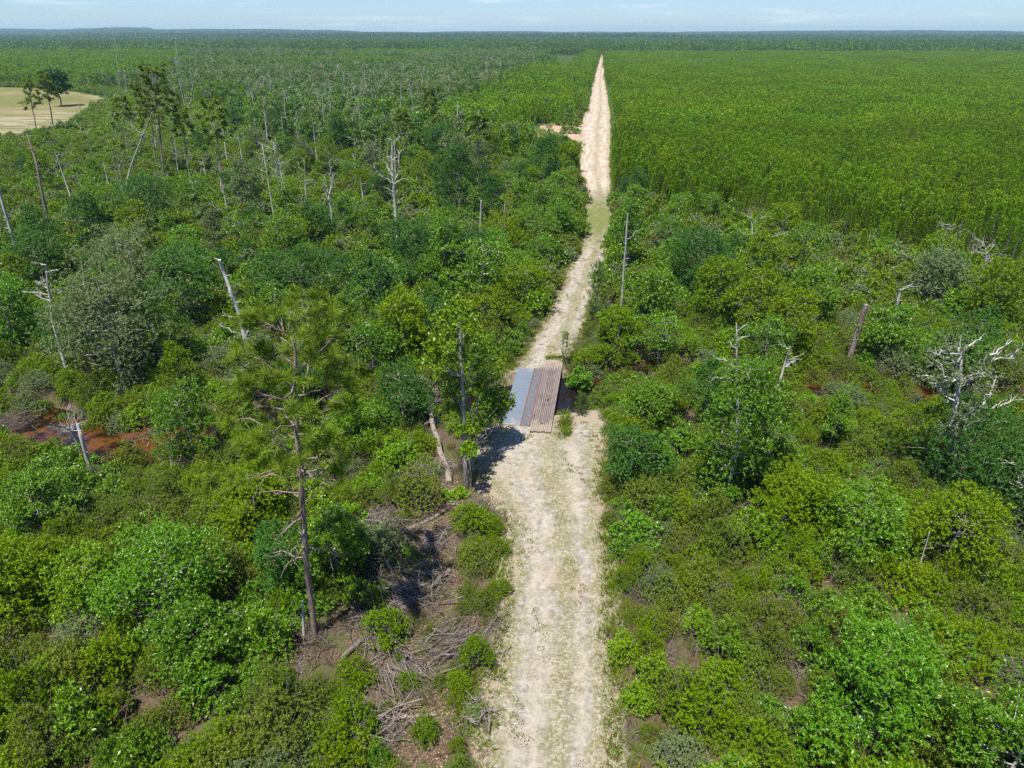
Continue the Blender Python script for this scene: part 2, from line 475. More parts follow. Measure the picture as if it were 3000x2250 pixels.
def b_steel(nt):
    tc = N(nt, 'ShaderNodeTexCoord').outputs['Object']
    n = noise(nt, tc, 2.6, 4, .6); n2 = noise(nt, tc, 6, 4)
    c = mixc(nt, ramp(nt, n, .3, .7), (.112, .138, .172), (.126, .153, .190))
    c = mixc(nt, mth(nt, 'MULTIPLY', ramp(nt, n2, .6, .8), .35), c, (.20, .17, .15))
    return dusty(nt, tc, c), n2
M['steel'] = surf('blue_grey_steel', b_steel, rough=.65, spec=.3, bumpd=.004)

def b_rust(nt):
    tc = N(nt, 'ShaderNodeTexCoord').outputs['Object']
    n = noise(nt, tc, 5, 5, .7)
    return mixc(nt, ramp(nt, n, .3, .7), (.10, .040, .028), (.20, .085, .055)), n
M['rust'] = surf('rusty_steel', b_rust, rough=.8, bumpd=.01)

def b_grate(nt):
    tc = N(nt, 'ShaderNodeTexCoord').outputs['Object']
    n = noise(nt, tc, 5, 5, .7)
    return mixc(nt, ramp(nt, n, .3, .7), (.10, .105, .12), (.17, .17, .18)), n
M['grate'] = surf('grating_steel', b_grate, rough=.7, bumpd=.01)
M['white'] = surf('white_board', lambda nt: ((.75, .76, .78, 1), None))

# ---------------------------------------------------------------- ground sheet
def build_ground():
    def axis(lo, dense_lo, dense_hi, hi, step, n):
        a = np.arange(dense_lo, dense_hi, step)
        left = dense_lo - np.geomspace(step, dense_lo - lo, n)[::-1]
        right = dense_hi + np.geomspace(step, hi - dense_hi, n)
        return np.concatenate([left, a, right])
    xs = axis(-14000, -75, 75, 14000, .6, 50)
    ys = axis(-3000, 12, 110, 16000, .6, 60)
    X, Y = np.meshgrid(xs, ys)
    P = np.stack([X.ravel(), Y.ravel()], 1)
    Z = hgt(P)
    V = np.column_stack([P, Z])
    nx = len(xs); i = np.arange(len(ys) - 1)[:, None] * nx; j = np.arange(nx - 1)[None]
    F = np.stack([i + j, i + j + 1, i + j + 1 + nx, i + j + nx], -1).reshape(-1, 4)
    me = MB().add(V, F).mesh('ground', M['ground'], True)
    fr = np.zeros(len(P)); m = (np.abs(P[:, 0]) < 76) & (P[:, 1] > 5) & (P[:, 1] < 260)
    fr[m] = smooth(1.7, .1, road_gap(P[m])) * np.where(P[m][:, 1] > 58, .45, 1)
    a = me.attributes.new('sand', 'FLOAT', 'POINT'); a.data.foreach_set('value', fr.astype(np.float32))
    struct(obj('ground', me))

    # creek water
    T = unit(np.gradient(CREEK_P, axis=0)); Nn = np.stack([-T[:, 1], T[:, 0]], 1)
    W = 3.9
    V = []
    for k in np.linspace(-1, 1, 5):
        V.append(np.column_stack([CREEK_P + Nn * W * k, np.full(len(CREEK_P), -.62)]))
    V = np.stack(V, 1).reshape(-1, 3)
    i = np.arange(len(CREEK_P) - 1)[:, None] * 5; j = np.arange(4)[None]
    F = np.stack([i + j, i + j + 5, i + j + 6, i + j + 1], -1).reshape(-1, 4)
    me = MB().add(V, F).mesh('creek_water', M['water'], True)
    u, v = proj(V); sh = np.where(u < 900, smooth(760, 480, u), .75 * smooth(1700, 1840, u))  # falls to zero where the creek is painted dark as shade
    a = me.attributes.new('unshaded', 'FLOAT', 'POINT'); a.data.foreach_set('value', sh.astype(np.float32))
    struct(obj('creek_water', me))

def build_road(name, s, E, grassf, cleanf, mat, zoff=.035, lat=22):
    rng = np.random.default_rng(3)
    n = len(E); t = np.linspace(0, 1, lat)
    wob = rng.normal(0, .30, (n, 2)); wob[1:-1] = .5 * wob[1:-1] + .25 * (wob[:-2] + wob[2:])
    d = unit(E[:, 2:] - E[:, :2])
    L = E[:, :2] - d * wob[:, :1]; Rr = E[:, 2:] + d * wob[:, 1:]
    P = L[:, None] * (1 - t)[None, :, None] + Rr[:, None] * t[None, :, None]
    Z = zoff + .05 * np.cos((t - .5) * math.pi)[None] - .05 * (np.exp(-((t - .3) / .07) ** 2) + np.exp(-((t - .72) / .07) ** 2))[None] + np.zeros((n, 1))
    V = np.concatenate([P, Z[..., None]], -1).reshape(-1, 3)
    i = np.arange(n - 1)[:, None] * lat; j = np.arange(lat - 1)[None]
    F = np.stack([i + j, i + j + 1, i + j + 1 + lat, i + j + lat], -1).reshape(-1, 4)
    me = MB().add(V, F).mesh(name, mat, True)
    uvl = me.uv_layers.new(name='UVMap')
    uvs = np.stack([np.broadcast_to(t[None], (n, lat)), np.broadcast_to(s[:, None], (n, lat))], -1).reshape(-1, 2)
    uvl.data.foreach_set('uv', uvs[F.ravel()].astype(np.float32).ravel())
    for nm, f in (('grass', grassf), ('clean', cleanf)):
        a = me.attributes.new(nm, 'FLOAT', 'POINT')
        a.data.foreach_set('value', np.repeat(f, lat).astype(np.float32))
    return struct(obj(name, me))

build_ground()
cy = (RN[:, 1] + RN[:, 3]) / 2
build_road('dirt_road', SN, RN, np.zeros(len(RN)), np.zeros(len(RN)), M['road'])
cf = (RF[:, 1] + RF[:, 3]) / 2
y_g0, y_g1 = gp(1750, 712)[1], gp(1750, 575)[1]
grass_f = smooth(y_g0 - 8, y_g0 + 14, cf) * smooth(y_g1 + 12, y_g1 - 20, cf)
clean_f = smooth(y_g1 - 5, y_g1 + 15, cf)
build_road('dirt_road', SF, RF, grass_f, clean_f, M['road'])
SS, RS = resample(SPUR, .8)
build_road('sandy_spur', SS, RS, np.zeros(len(RS)), np.zeros(len(RS)), M['spur'], zoff=.02, lat=14)

def build_field():
    rng = np.random.default_rng(5)
    E = np.array([gp(u, v)[:2] for u, v in _cp[2:13]])
    o = np.argsort(E[:, 1]); ys = np.linspace(E[:, 1].min(), E[:, 1].max(), 70)
    xr = np.interp(ys, E[o, 1], E[o, 0])
    for _ in range(3): xr[1:-1] = .25 * xr[:-2] + .5 * xr[1:-1] + .25 * xr[2:]
    xr = xr + rng.normal(0, .9, len(ys))
    t = np.linspace(0, 1, 60) ** .6
    X = -460 + (xr[:, None] + 460) * t[None]
    V = np.stack([X, np.repeat(ys[:, None], 60, 1), np.full(X.shape, .08)], -1).reshape(-1, 3)
    i = np.arange(69)[:, None] * 60; j = np.arange(59)[None]
    F = np.stack([i + j, i + j + 1, i + j + 61, i + j + 60], -1).reshape(-1, 4)
    me = MB().add(V, F).mesh('grass_field', M['field'], True)
    u, v = proj(V)
    sand = np.exp(-((u - 60) / 140) ** 2 - ((v - 372) / 26) ** 2) + .8 * np.exp(-((u - 110) / 150) ** 2 - ((v - 340) / 20) ** 2) + .9 * np.exp(-((u - 285) / 30) ** 2 - ((v - 284) / 6) ** 2)
    a = me.attributes.new('sand', 'FLOAT', 'POINT'); a.data.foreach_set('value', np.clip(sand, 0, 1).astype(np.float32))
    struct(obj('grass_field', me))
build_field()

# ---------------------------------------------------------------- bridge
def build_bridge():
    q = 5.53
    def P(zx, zy, z): return gp(1400 + zx / q, 1000 + zy / q, z)
    zt = .26
    a, b = P(838, 1448, zt), P(1180, 1455, zt)        # near end of plank deck
    c, d = P(1085, 297, zt), P(1388, 318, zt)         # far end
    near, far = (a + b) / 2, (c + d) / 2
    ax = unit(far - near); sd = np.array([ax[1], -ax[0], 0.0])
    L = np.linalg.norm(far - near)
    wd = .5 * (np.linalg.norm(b - a) * abs(unit(b - a) @ sd) + np.linalg.norm(d - c) * abs(unit(d - c) @ sd))
    th = math.atan2(sd[1], sd[0])
    root = empty('bridge', (near[0], near[1], 0), th)
    tag(root, 'flat creek bridge, half weathered planks and half blue-grey steel plate', 'bridge')
    # local frame: x across, y along, origin at the near end of the plank deck (middle)
    rng = np.random.default_rng(2)
    pk = MB()
    ncol = 11; pw = wd / ncol
    for i in range(ncol):
        x = -wd / 2 + pw * (i + .5)
        y = rng.uniform(-.12, .06)
        joints = sorted(rng.uniform(.25, .8, 1).tolist()) + [1.0]
        y0 = y
        for jn in joints:
            y1 = jn * L + (rng.uniform(-.1, .1) if jn == 1.0 else 0)
            segs = [(y0, y1)]
            for hx, hy, hl in ((6, .395, .34), (5, .085, .42)):      # two rotted-through holes
                if i == hx:
                    h0, h1 = hy * L - hl / 2, hy * L + hl / 2
                    segs = [s2 for s in segs for s2 in ([(s[0], h0), (h1, s[1])] if s[0] < h0 and s[1] > h1 else [s])]
            for s0, s1 in segs:
                dz = rng.uniform(-.012, .012)
                pk.box((x + rng.uniform(-.006, .006), (s0 + s1) / 2, zt - .045 + dz), (pw / 2 - .012, 0, 0), (0, (s1 - s0) / 2 - .006, 0), (0, 0, .045))
            y0 = y1
    obj('plank_deck', pk.mesh('plank_deck', M['plank'], flat=True), root)
    # girders under the plank deck
    for sx in (-1, 1):
        gm = MB().box((sx * (wd / 2 - .09), L / 2, -.13), (.07, 0, 0), (0, L / 2 - .1, 0), (0, 0, .30))
        gm.box((sx * (wd / 2 - .09), L / 2, -.45), (.16, 0, 0), (0, L / 2 - .1, 0), (0, 0, .02))
        obj('girder', gm.mesh('girder', M['rust'], flat=True), root)
    # grating strip and steel plate on the lower half
    g0, g1 = P(690, 1385, .12), P(800, 1345, .12)
    h0, h1 = P(905, 440, .12), P(1010, 440, .12)
    loc = lambda p: np.array([(p - near) @ sd, (p - near) @ ax])
    gl, gr = loc((g0 + h0) / 2), loc((g1 + h1) / 2)
    ya, yb = loc((g0 + g1) / 2)[1], loc((h0 + h1) / 2)[1]
    xl, xr = gl[0], -wd / 2 - .03
    gm = MB(); nb = 92
    for i in range(nb):
        y = ya + (yb - ya) * (i + .5) / nb
        gm.box(((xl + xr) / 2, y, .10), ((xr - xl) / 2 - .05, 0, 0), (0, (yb - ya) / nb * .32, 0), (0, 0, .03))
    gm.box(((xl + xr) / 2, (ya + yb) / 2, -.05), ((xr - xl) / 2 - .1, 0, 0), (0, (yb - ya) / 2, 0), (0, 0, .02))
    obj('grating', gm.mesh('grating', M['grate'], flat=True), root)
    for x, w, z in ((xl + .03, .045, .14), (xr - .02, .05, .20)):
        obj('edge_rail', MB().box((x, (ya + yb) / 2, z - .06), (w, 0, 0), (0, (yb - ya) / 2 + .02, 0), (0, 0, .07)).mesh('edge_rail', M['rust'], flat=True), root)
    s0, s1 = loc(P(365, 1390, .12)), loc(P(640, 430, .12))
    pl = (s0[0] + s1[0]) / 2
    pm = MB(); nP = 5
    for i in range(nP):
        y0, y1 = ya + (yb - ya) * i / nP, ya + (yb - ya) * (i + 1) / nP
        pm.box(((pl + xl) / 2, (y0 + y1) / 2, .08 + .004 * (i % 2)), ((xl - pl) / 2 - .02, 0, 0), (0, (y1 - y0) / 2 - .012, 0), (0, 0, .022))
    obj('steel_plate', pm.mesh('steel_plate', M['steel'], flat=True), root)
    obj('girder', MB().box(((pl + xl) / 2 - .6, (ya + yb) / 2, -.17), (.1, 0, 0), (0, (yb - ya) / 2 - .1, 0), (0, 0, .22)).mesh('girder', M['rust'], flat=True), root)
    for y in (ya - .15, yb + .15):
        obj('abutment', MB().box(((pl + wd / 2) / 2, y, -.62), ((wd / 2 - pl) / 2, 0, 0), (0, .2, 0), (0, 0, .60)).mesh('abutment', M['log'], flat=True), root)
    return near, far, sd, pl, wd
BR_NEAR, BR_FAR, BR_SD, BR_PL, BR_WD = build_bridge()
_bax = unit(BR_FAR - BR_NEAR); _bl = np.linalg.norm(BR_FAR - BR_NEAR)
def bridge_gap(P):
    P = np.atleast_2d(P)
    d = P[:, :2] - BR_NEAR[:2]
    x = d @ BR_SD[:2]; y = d @ _bax[:2]
    ex = np.maximum(np.maximum(BR_PL - x, x - BR_WD / 2), 0); ey = np.maximum(np.maximum(-y, y - _bl), 0)
    return np.hypot(ex, ey)

# ---------------------------------------------------------------- plant meshes
def mk_shrub(seed, r, h, nl, ns, k, L, W, mat, upright=.0):
    rng = np.random.default_rng(seed)
    mb = MB(); st = MB()
    for i in range(nl):
        a = i * 2.4 + rng.uniform(-.4, .4); q = math.sqrt((i + .3) / nl)
        rl = r * rng.uniform(.22, .48)
        cz = h * (1 - .55 * q * q) * rng.uniform(.62, 1.12) - rl * .5
        c = np.array([math.cos(a) * q * r * .80, math.sin(a) * q * r * .80, max(cz, rl * .5)])
        P, E = lobe_sprigs(rng, c, rl, ns, flat=.95 + upright, zmin=-.5)
        sprigs(mb, rng, P, E, k, L, W, L * 1.5)
        st.tube(wander(rng, (c[0] * .15, c[1] * .15, -.15), c + [0, 0, rl * .3], 4, .1), np.linspace(.035, .01, 4), 4, cap=False)
    # skirt of low leaves down to the ground
    P, E = lobe_sprigs(rng, (0, 0, h * .3), r * .95, int(ns * nl * .35), flat=h * .35 / r, zmin=-.75, inner=.75)
    sprigs(mb, rng, P, E, k, L, W, L * 1.5)
    for i in range(20):   # bare twigs poking out
        a = rng.uniform(0, 6.28); d = np.array([math.cos(a), math.sin(a), rng.uniform(.5, 1.6)])
        b = d * np.array([r * .8, r * .8, h * rng.uniform(.5, .85)])
        st.tube(wander(rng, (0, 0, .1), b, 4, .12), np.linspace(.02, .006, 4), 3, cap=False)
    return mb.mesh('shrub_foliage', mat), st.mesh('shrub_stem', M['twig'])

def mk_tree(seed, h, r, base=.3, nb=14, ns=30, k=9, L=.17, W=.085, mat=None, bark=None, tr=.12, dead=0, lobe=.40, lean=(0, 0), forks=2, spiky=.6):
    rng = np.random.default_rng(seed)
    fol = MB(); tk = MB()
    top = np.array([lean[0], lean[1], h * .93])
    tp = wander(rng, (0, 0, -.25), top, 9, .05)
    tk.tube(tp, tr * (1 - .85 * np.linspace(0, 1, 9) ** 1.1) + .015, 7, rough=.08, seed=seed)
    for i in range(nb):
        f = base + (1 - base) * ((i + .5) / nb) ** .85
        a = i * 2.399 + rng.uniform(-.5, .5)
        prof = math.sin(math.pi * min(1, (.18 + .82 * (f - base) / (1 - base)))) ** .7
        ln = r * (.35 + .65 * prof) * rng.uniform(.65, 1.1)
        p0 = np.array([np.interp(f * h, tp[:, 2], tp[:, q]) for q in range(2)] + [f * h * .9])
        p1 = p0 + np.array([math.cos(a) * ln * .8, math.sin(a) * ln * .8, ln * rng.uniform(.25, .6) * spiky])
        tk.tube(wander(rng, p0, p1, 5, .14), np.linspace(tr * .32, tr * .08 + .008, 5), 5, cap=False)
        isd = i < dead
        for q in range(forks):
            e = p1 + rng.normal(0, .33, 3) * r * np.array([1, 1, .6]) if q else p1
            if q: tk.tube(wander(rng, p0 + (p1 - p0) * .55, e, 4, .15), np.linspace(tr * .16 + .008, .008, 4), 4, cap=False)
            if isd: continue
            rl = r * lobe * rng.uniform(.7, 1.25)
            P, E = lobe_sprigs(rng, e, rl, ns, flat=.75)
            sprigs(fol, rng, P, E, k, L, W, L * 1.6)
    return fol.mesh('tree_crown', mat), tk.mesh('tree_trunk', bark or M['greybark'])

def mk_pine(seed, h, r, nw=12, nbr=6, nt=5, k=12, L=.38, W=.085, mat=None, base=.08, tr=.07, topn=True):
    """young conical pine: whorled rising branches with needle tufts"""
    rng = np.random.default_rng(seed)
    fol = MB(); tk = MB()
    tp = wander(rng, (0, 0, -.2), (rng.normal(0, .15), rng.normal(0, .15), h), 7, .02)
    tk.tube(tp, np.linspace(tr, .012, 7), 6)
    C, E = [], []
    for i in range(nw):
        f = base + (1 - base) * (i / nw)
        for j in range(nbr):
            a = i * 1.1 + j * 2 * math.pi / nbr + rng.uniform(-.4, .4)
            ln = r * (1 - ((f - base) / (1 - base)) ** 2.2 * .80) * rng.uniform(.65, 1.1)
            p0 = np.array([tp[0, 0] * 0, 0, f * h]); dr = np.array([math.cos(a), math.sin(a), 0])
            rise = .25 + .65 * f
            p1 = p0 + dr * ln + np.array([0, 0, ln * rise])
            tk.tube(wander(rng, p0, p1, 3, .05), [.018, .012, .006], 3, cap=False)
            for q in range(nt):
                t = .3 + .7 * (q + rng.uniform(.3, 1)) / nt
                C.append(p0 + dr * ln * t + np.array([0, 0, ln * rise * t * t]) + rng.normal(0, .05, 3)); E.append(dr * .55 + np.array([0, 0, .7]) + rng.normal(0, .2, 3))
    for q in range(4):
        C.append([tp[-1, 0], tp[-1, 1], h - q * .22]); E.append([0, 0, 1])
    sprigs(fol, rng, np.array(C), np.array(E, float), k, L, W, L * .5, spread=.95, up=1.1)
    return fol.mesh('pine_crown', mat or M['pine']), tk.mesh('pine_trunk', M['bark'])

def low_crown(mb, rng, c, h, r, n, size, shape, m, lift=0.0):
    t = rng.uniform(0, 1, n); a = rng.uniform(0, 6.28, n)
    if shape == 'cone':
        z = h * (.12 + .88 * t ** .8); rad = r * (1 - .85 * (z / h)) * (.55 + .45 * np.sqrt(rng.uniform(0, 1, n)))
        Pq = np.stack([np.cos(a) * rad, np.sin(a) * rad, z], 1)
        out = np.stack([np.cos(a), np.sin(a), np.full(n, 1.5)], 1)
        T = unit(np.stack([np.cos(a) * .8, np.sin(a) * .8, np.full(n, .75)], 1) + rng.normal(0, .3, (n, 3)))
    else:
        lc = np.array([[math.cos(q * 2.4) * r * .5 * math.sqrt(q / 5), math.sin(q * 2.4) * r * .5 * math.sqrt(q / 5), h - r * .55 - rng.uniform(0, .35) * h * (q / 5)] for q in range(6)])
        w = rng.integers(0, 6, n); d = unit(rng.normal(0, 1, (n, 3)) + [0, 0, .4])
        Pq = lc[w] + d * r * rng.uniform(.38, .62, (n, 1)) * [1, 1, .85]
        low = rng.uniform(0, 1, n) < .25
        Pq[low, 2] *= rng.uniform(.2, 1, low.sum())
        out = d + [0, 0, .35]
        T = unit(rng.normal(0, 1, (n, 3)) + [0, 0, .3])
    s = rng.uniform(.6, 1.3, n) * size
    leaves(mb, Pq + np.asarray(c) + [0, 0, lift], T, out + rng.normal(0, .4, (n, 3)), s, s * (.42 if shape == 'cone' else .6), m)

def mk_stand_pine(seed, h, r):
    rng = np.random.default_rng(seed); fol = MB(); tk = MB()
    low_crown(fol, rng, (0, 0, 0), h, r, 1100, .27, 'cone', 0)
    C = np.array([[0, 0, h * (.92 + .02 * q)] for q in range(5)]); sprigs(fol, rng, C, np.tile([0, 0, 1.0], (5, 1)), 8, .34, .05, .1, spread=.5)
    tk.tube(wander(rng, (0, 0, -.2), (0, 0, h * .97), 6, .02), np.linspace(.07, .012, 6), 6)
    for q in range(26):
        z = h * rng.uniform(.15, .85); a = rng.uniform(0, 6.28); ln = r * (1 - .8 * z / h)
        tk.tube([(0, 0, z), (math.cos(a) * ln, math.sin(a) * ln, z + ln * .4)], [.016, .006], 3, cap=False)
    return fol.mesh('pine_crown', M['pine' if seed % 2 else 'farpine']), tk.mesh('pine_trunk', M['bark'])

def pick(lst, rng): return lst[int(rng.integers(len(lst)))]

# near shrubs: leaf by leaf
SHRUB = {}
specs = {'titi': (M['titi'], .10, .042, 10), 'olive': (M['olive'], .09, .038, 10), 'bay': (M['bay'], .155, .066, 9), 'lime': (M['lime'], .14, .062, 8), 'grey': (M['grey'], .085, .034, 10)}
for nm, (mt, L, W, k) in specs.items():
    SHRUB[nm] = [mk_shrub(100 + i * 7 + len(nm) * 31, 1.35, (1.75, 2.3, 1.45)[i], (13, 11, 15)[i], int((34, 40, 28)[i] * (.125 / L) ** 1.25), k, L, W, mt) for i in range(3)]
MID = {}
for nm, (mt, L, W, k) in specs.items():
    MID[nm] = [mk_shrub(300 + i * 7 + len(nm) * 31, 1.6, (2.0, 2.7)[i], 8, 22, 7, .26, .13, mt, .1) for i in range(2)]
TREE = {}
for nm, mt in (('bay', M['bay']), ('dark', M['dark']), ('grey', M['grey']), ('titi', M['titi'])):
    TREE[nm] = [mk_tree(500 + i * 11 + len(nm) * 17, (6.5, 8.2, 5.5, 9.5)[i], (2.1, 2.2, 2.2, 1.7)[i], base=(.2, .28, .10, .22)[i], nb=(16, 18, 14, 20)[i], ns=36, k=8, L=.185, W=.085, mat=mt, tr=.10, dead=(0, 3, 0, 2)[i], lobe=(.36, .36, .40, .42)[i]) for i in range(4)]
PINE = [mk_stand_pine(700 + i, (5.6, 6.4, 7.2, 5.0)[i], (1.3, 1.4, 1.5, 1.2)[i]) for i in range(4)]
SAPL = [mk_pine(720 + i, 4.2, 1.25, nw=8, nbr=5, nt=5, k=14, L=.28, W=.032, mat=M['sapling']) for i in range(2)]

def mk_tallpine(seed, h, crown=.45, r=2.6, nb=26, tuft=7, k=26, L=.34, W=.03, tr=.19, pts=None, dead=8, mat=None):
    """tall bare-stemmed pine with needle brushes at the limb ends"""
    rng = np.random.default_rng(seed)
    fol = MB(); tk = MB(); br = tk
    tp = wander(rng, (0, 0, -.3), (rng.normal(0, .4), rng.normal(0, .3), h), 10, .015) if pts is None else np.asarray(pts, float)
    n = len(tp)
    hh = tp[-1, 2]
    tk.tube(tp, tr * (1 - .8 * np.linspace(0, 1, n) ** 1.3), 8, rough=.06, seed=seed)
    C, E = [], []
    on = lambda z: np.array([np.interp(z, tp[:, 2], tp[:, q]) for q in range(3)])
    for i in range(nb + dead):
        isd = i < dead
        f = (1 - crown) + crown * (i - dead + .5) / nb if not isd else rng.uniform(.30, 1 - crown + .12)
        a = i * 2.399 + rng.uniform(-.4, .4)
        t = (f - (1 - crown)) / crown
        ln = r * (1 - .55 * max(t, 0) ** 1.5) * rng.uniform(.6, 1.1) * (.55 if isd else 1)
        p0 = on(f * hh); dr = np.array([math.cos(a), math.sin(a), (.15 + .55 * t) if not isd else rng.uniform(-.5, .25)])
        p1 = p0 + dr * ln
        path = wander(rng, p0, p1, 6, .12)
        br.tube(path, np.linspace(.055, .018, 6) * (1 - .3 * max(t, 0)), 5, cap=False)
        ends = [p1]
        for q in range(3):
            s = p0 + (p1 - p0) * rng.uniform(.45, .85)
            e = s + (unit(dr) + rng.normal(0, .55, 3)) * ln * .38
            br.tube(wander(rng, s, e, 4, .12), [.022, .018, .012, .008], 4, cap=False)
            ends.append(e)
        if isd: continue
        for e in ends:
            m = max(1, int(tuft * rng.uniform(.35, .65)))
            for q in range(m):
                C.append(e + rng.normal(0, .16, 3)); E.append(unit(dr) * .5 + [0, 0, .6] + rng.normal(0, .3, 3))
    for q in range(5):
        C.append(tp[-1] + rng.normal(0, .15, 3)); E.append([0, 0, 1])
    sprigs(fol, rng, np.array(C), np.array(E, float), k, L, W, .1, spread=.95, up=.2)
    return fol.mesh('pine_crown', mat or M['tallpine']), tk.mesh('pine_trunk', M['bark'])

# ---------------------------------------------------------------- thing makers
def put(name, parts, loc, rz=0.0, sc=1.0):
    """first of its kind or copy: Empty with one child per part, all by obj data"""
    r = empty(name, loc, rz, sc)
    for pn, me in parts:
        obj(pn, me, r)
    return r

TREES_XY = []   # (x, y, clear radius) keep shrubs out of trunks
def put_tree(u, v, parts, label, name='broadleaf_tree', cat='tree', group=None, sc=1.0, rz=None, pn=('crown', 'trunk')):
    p = gp(u, v); z = hz(p[0], p[1])
    r = put(name, list(zip(pn, parts)), (p[0], p[1], z), random.uniform(0, 6.28) if rz is None else rz, sc)
    tag(r, label, cat, group)
    TREES_XY.append((p[0], p[1], .8))
    return r

def snag(pix, r0, r1, label, branches=(), nbr=6, blen=1.2, seed=0, mat='snag', twig=3, group=None, name='dead_tree', start=.45, foliage=None, flen=.13, Y=None):
    """dead trunk through photo points (base first); branches: explicit photo polylines; nbr random ones"""
    rng = np.random.default_rng(seed + 1000)
    b = (gp(*pix[0], 1.5 if pix[0][1] < 1330 else 0) if name == 'dead_tree' else gp(*pix[0])) if Y is None else at(*pix[0], Y)
    Y = b[1]; z0 = hz(b[0], Y)
    pts = [np.array([b[0] + (b[0] - at(*pix[1], Y)[0]) * .2, Y, z0 - .3])] + ([b] if b[2] > 1 else []) + [at(u, v, Y + i * .12 * (i % 2 - .5)) for i, (u, v) in enumerate(pix[1:], 1)]
    org = np.array([b[0], Y, z0])
    pts = np.array(pts) - org
    s = np.concatenate([[0], np.cumsum(np.linalg.norm(np.diff(pts, axis=0), axis=1))])
    t = np.linspace(0, s[-1], 12)
    tp = np.stack([np.interp(t, s, pts[:, q]) for q in range(3)], 1)
    tp += rng.normal(0, .02, tp.shape) * np.linspace(0, 1, 12)[:, None] * s[-1] * .12
    root = empty(name, tuple(org))
    tk = MB().tube(tp, np.linspace(r0, r1, 12), 7, rough=.10, seed=seed)
    for i in range(5):  # broken stubs
        q = int(rng.integers(3, 12)); a = rng.uniform(0, 6.28); ln = r0 * rng.uniform(1.2, 3)
        tk.tube([tp[q], tp[q] + np.array([math.cos(a), math.sin(a), .3]) * ln], [r0 * .25, r0 * .1], 4)
    obj('trunk', tk.mesh('snag_trunk', M[mat]), root)
    cr = MB(); tips = []
    def spray(p0, p1, rr, depth):
        n = 6
        path = wander(rng, p0, p1, n, .17)
        cr.tube(path, np.linspace(rr, max(rr * .35, .008), n), 5 if rr > .03 else 3, cap=False)
        tips.append(path[-1])
        if depth > 0:
            L = np.linalg.norm(p1 - p0)
            for _ in range(3):
                q = int(rng.integers(2, n)); d = unit(p1 - p0) + rng.normal(0, .6, 3) + [0, 0, .25]
                spray(path[q], path[q] + unit(d) * L * rng.uniform(.3, .55), max(rr * .5, .008), depth - 1)
    for pl in branches:
        P = [at(u, v, Y + rng.uniform(-.4, .4)) - org for u, v in pl]
        for a_, b_ in zip(P[:-1], P[1:]):
            spray(a_, b_, r0 * .32, 1)
    for i in range(nbr):
        f = rng.uniform(start, 1.0); k = f * 11; k0 = int(min(k, 10)); p0 = tp[k0] + (tp[k0 + 1] - tp[k0]) * (k - k0)
        a = rng.uniform(0, 6.28)
        d = np.array([math.cos(a), math.sin(a) * .7, rng.uniform(.1, .9)])
        spray(p0, p0 + unit(d) * blen * rng.uniform(.5, 1.1), max(r0 * .28, .015), 2 if twig > 2 else 1 if twig else 0)
    if cr.n: obj('crown', cr.mesh('snag_crown', M[mat]), root)
    if foliage:
        mt, cnt = foliage
        fm = MB(); tt = np.array(tips)[rng.integers(0, len(tips), cnt)] + rng.normal(0, .22, (cnt, 3))
        sprigs(fm, rng, tt, rng.normal(0, .5, (cnt, 3)) + [0, 0, .6], 8, flen * 1.3, flen * .6, .25)
        obj('foliage', fm.mesh('snag_foliage', M[mt]), root)
    tag(root, label, 'dead tree', group)
    TREES_XY.append((b[0], Y, .5))
    return root

def log(p, q, r, label, mat='log', lift=.0, seed=0, name='fallen_log', stubs=3):
    rng = np.random.default_rng(seed + 50)
    a, b = gp(*p), gp(*q, lift)
    a[2] = hz(*a[:2]) + r * .8; b[2] = hz(*b[:2]) + r * .8 + lift
    for t in np.linspace(0, 1, 7): TREES_XY.append((*(a + (b - a) * t)[:2], .7))
    org = a.copy()
    tp = wander(rng, a - org, b - org, 9, .035)
    mb = MB().tube(tp, np.linspace(r, r * .72, 9), 9, rough=.07, seed=seed)
    for _ in range(stubs):
        i = int(rng.integers(2, 8)); d = unit(rng.normal(0, 1, 3) + [0, 0, .8])
        mb.tube(wander(rng, tp[i], tp[i] + d * rng.uniform(.4, 1.1), 4, .1), np.linspace(r * .3, r * .12, 4), 5)
    o = obj(name, mb.mesh('fallen_log', M[mat], True)); o.location = org
    return tag(o, label, 'log')

def brush(u, v, r, h, n, label, seed=0, mat='twig', name='brush_pile', dirv=None, cat='brush'):
    rng = np.random.default_rng(seed + 80)
    p = gp(u, v); mb = MB()
    for i in range(int(n * 1.9)):
        c = np.array([rng.normal(0, r * .45), rng.normal(0, r * .45), rng.uniform(.03, h)])
        a = rng.uniform(0, 6.28) if dirv is None else dirv + rng.normal(0, .35)
        L = rng.uniform(.4, 1.1) * r
        d = np.array([math.cos(a), math.sin(a), rng.normal(.1, .3)]) * L
        c[2] = max(c[2], .04 + max(0, -d[2] * .5))
        path = wander(rng, c - d / 2, c + d / 2, 4, .12)
        path[:, 2] = np.maximum(path[:, 2], .02)
        rr = rng.choice([.008, .011, .015, .026, .045], p=[.3, .28, .2, .15, .07])
        mb.tube(path, np.linspace(rr, rr * .5, 4), 3 if rr < .02 else 5, cap=False)
    o = obj(name, mb.mesh('brush_pile', M[mat])); o.location = (p[0], p[1], hz(p[0], p[1]))
    return tag(o, label, cat)

# ---------------------------------------------------------------- single things the photo shows
PS = 'on the plantation side of the sandy track'
LS = 'on the lone-pine side of the sandy track'

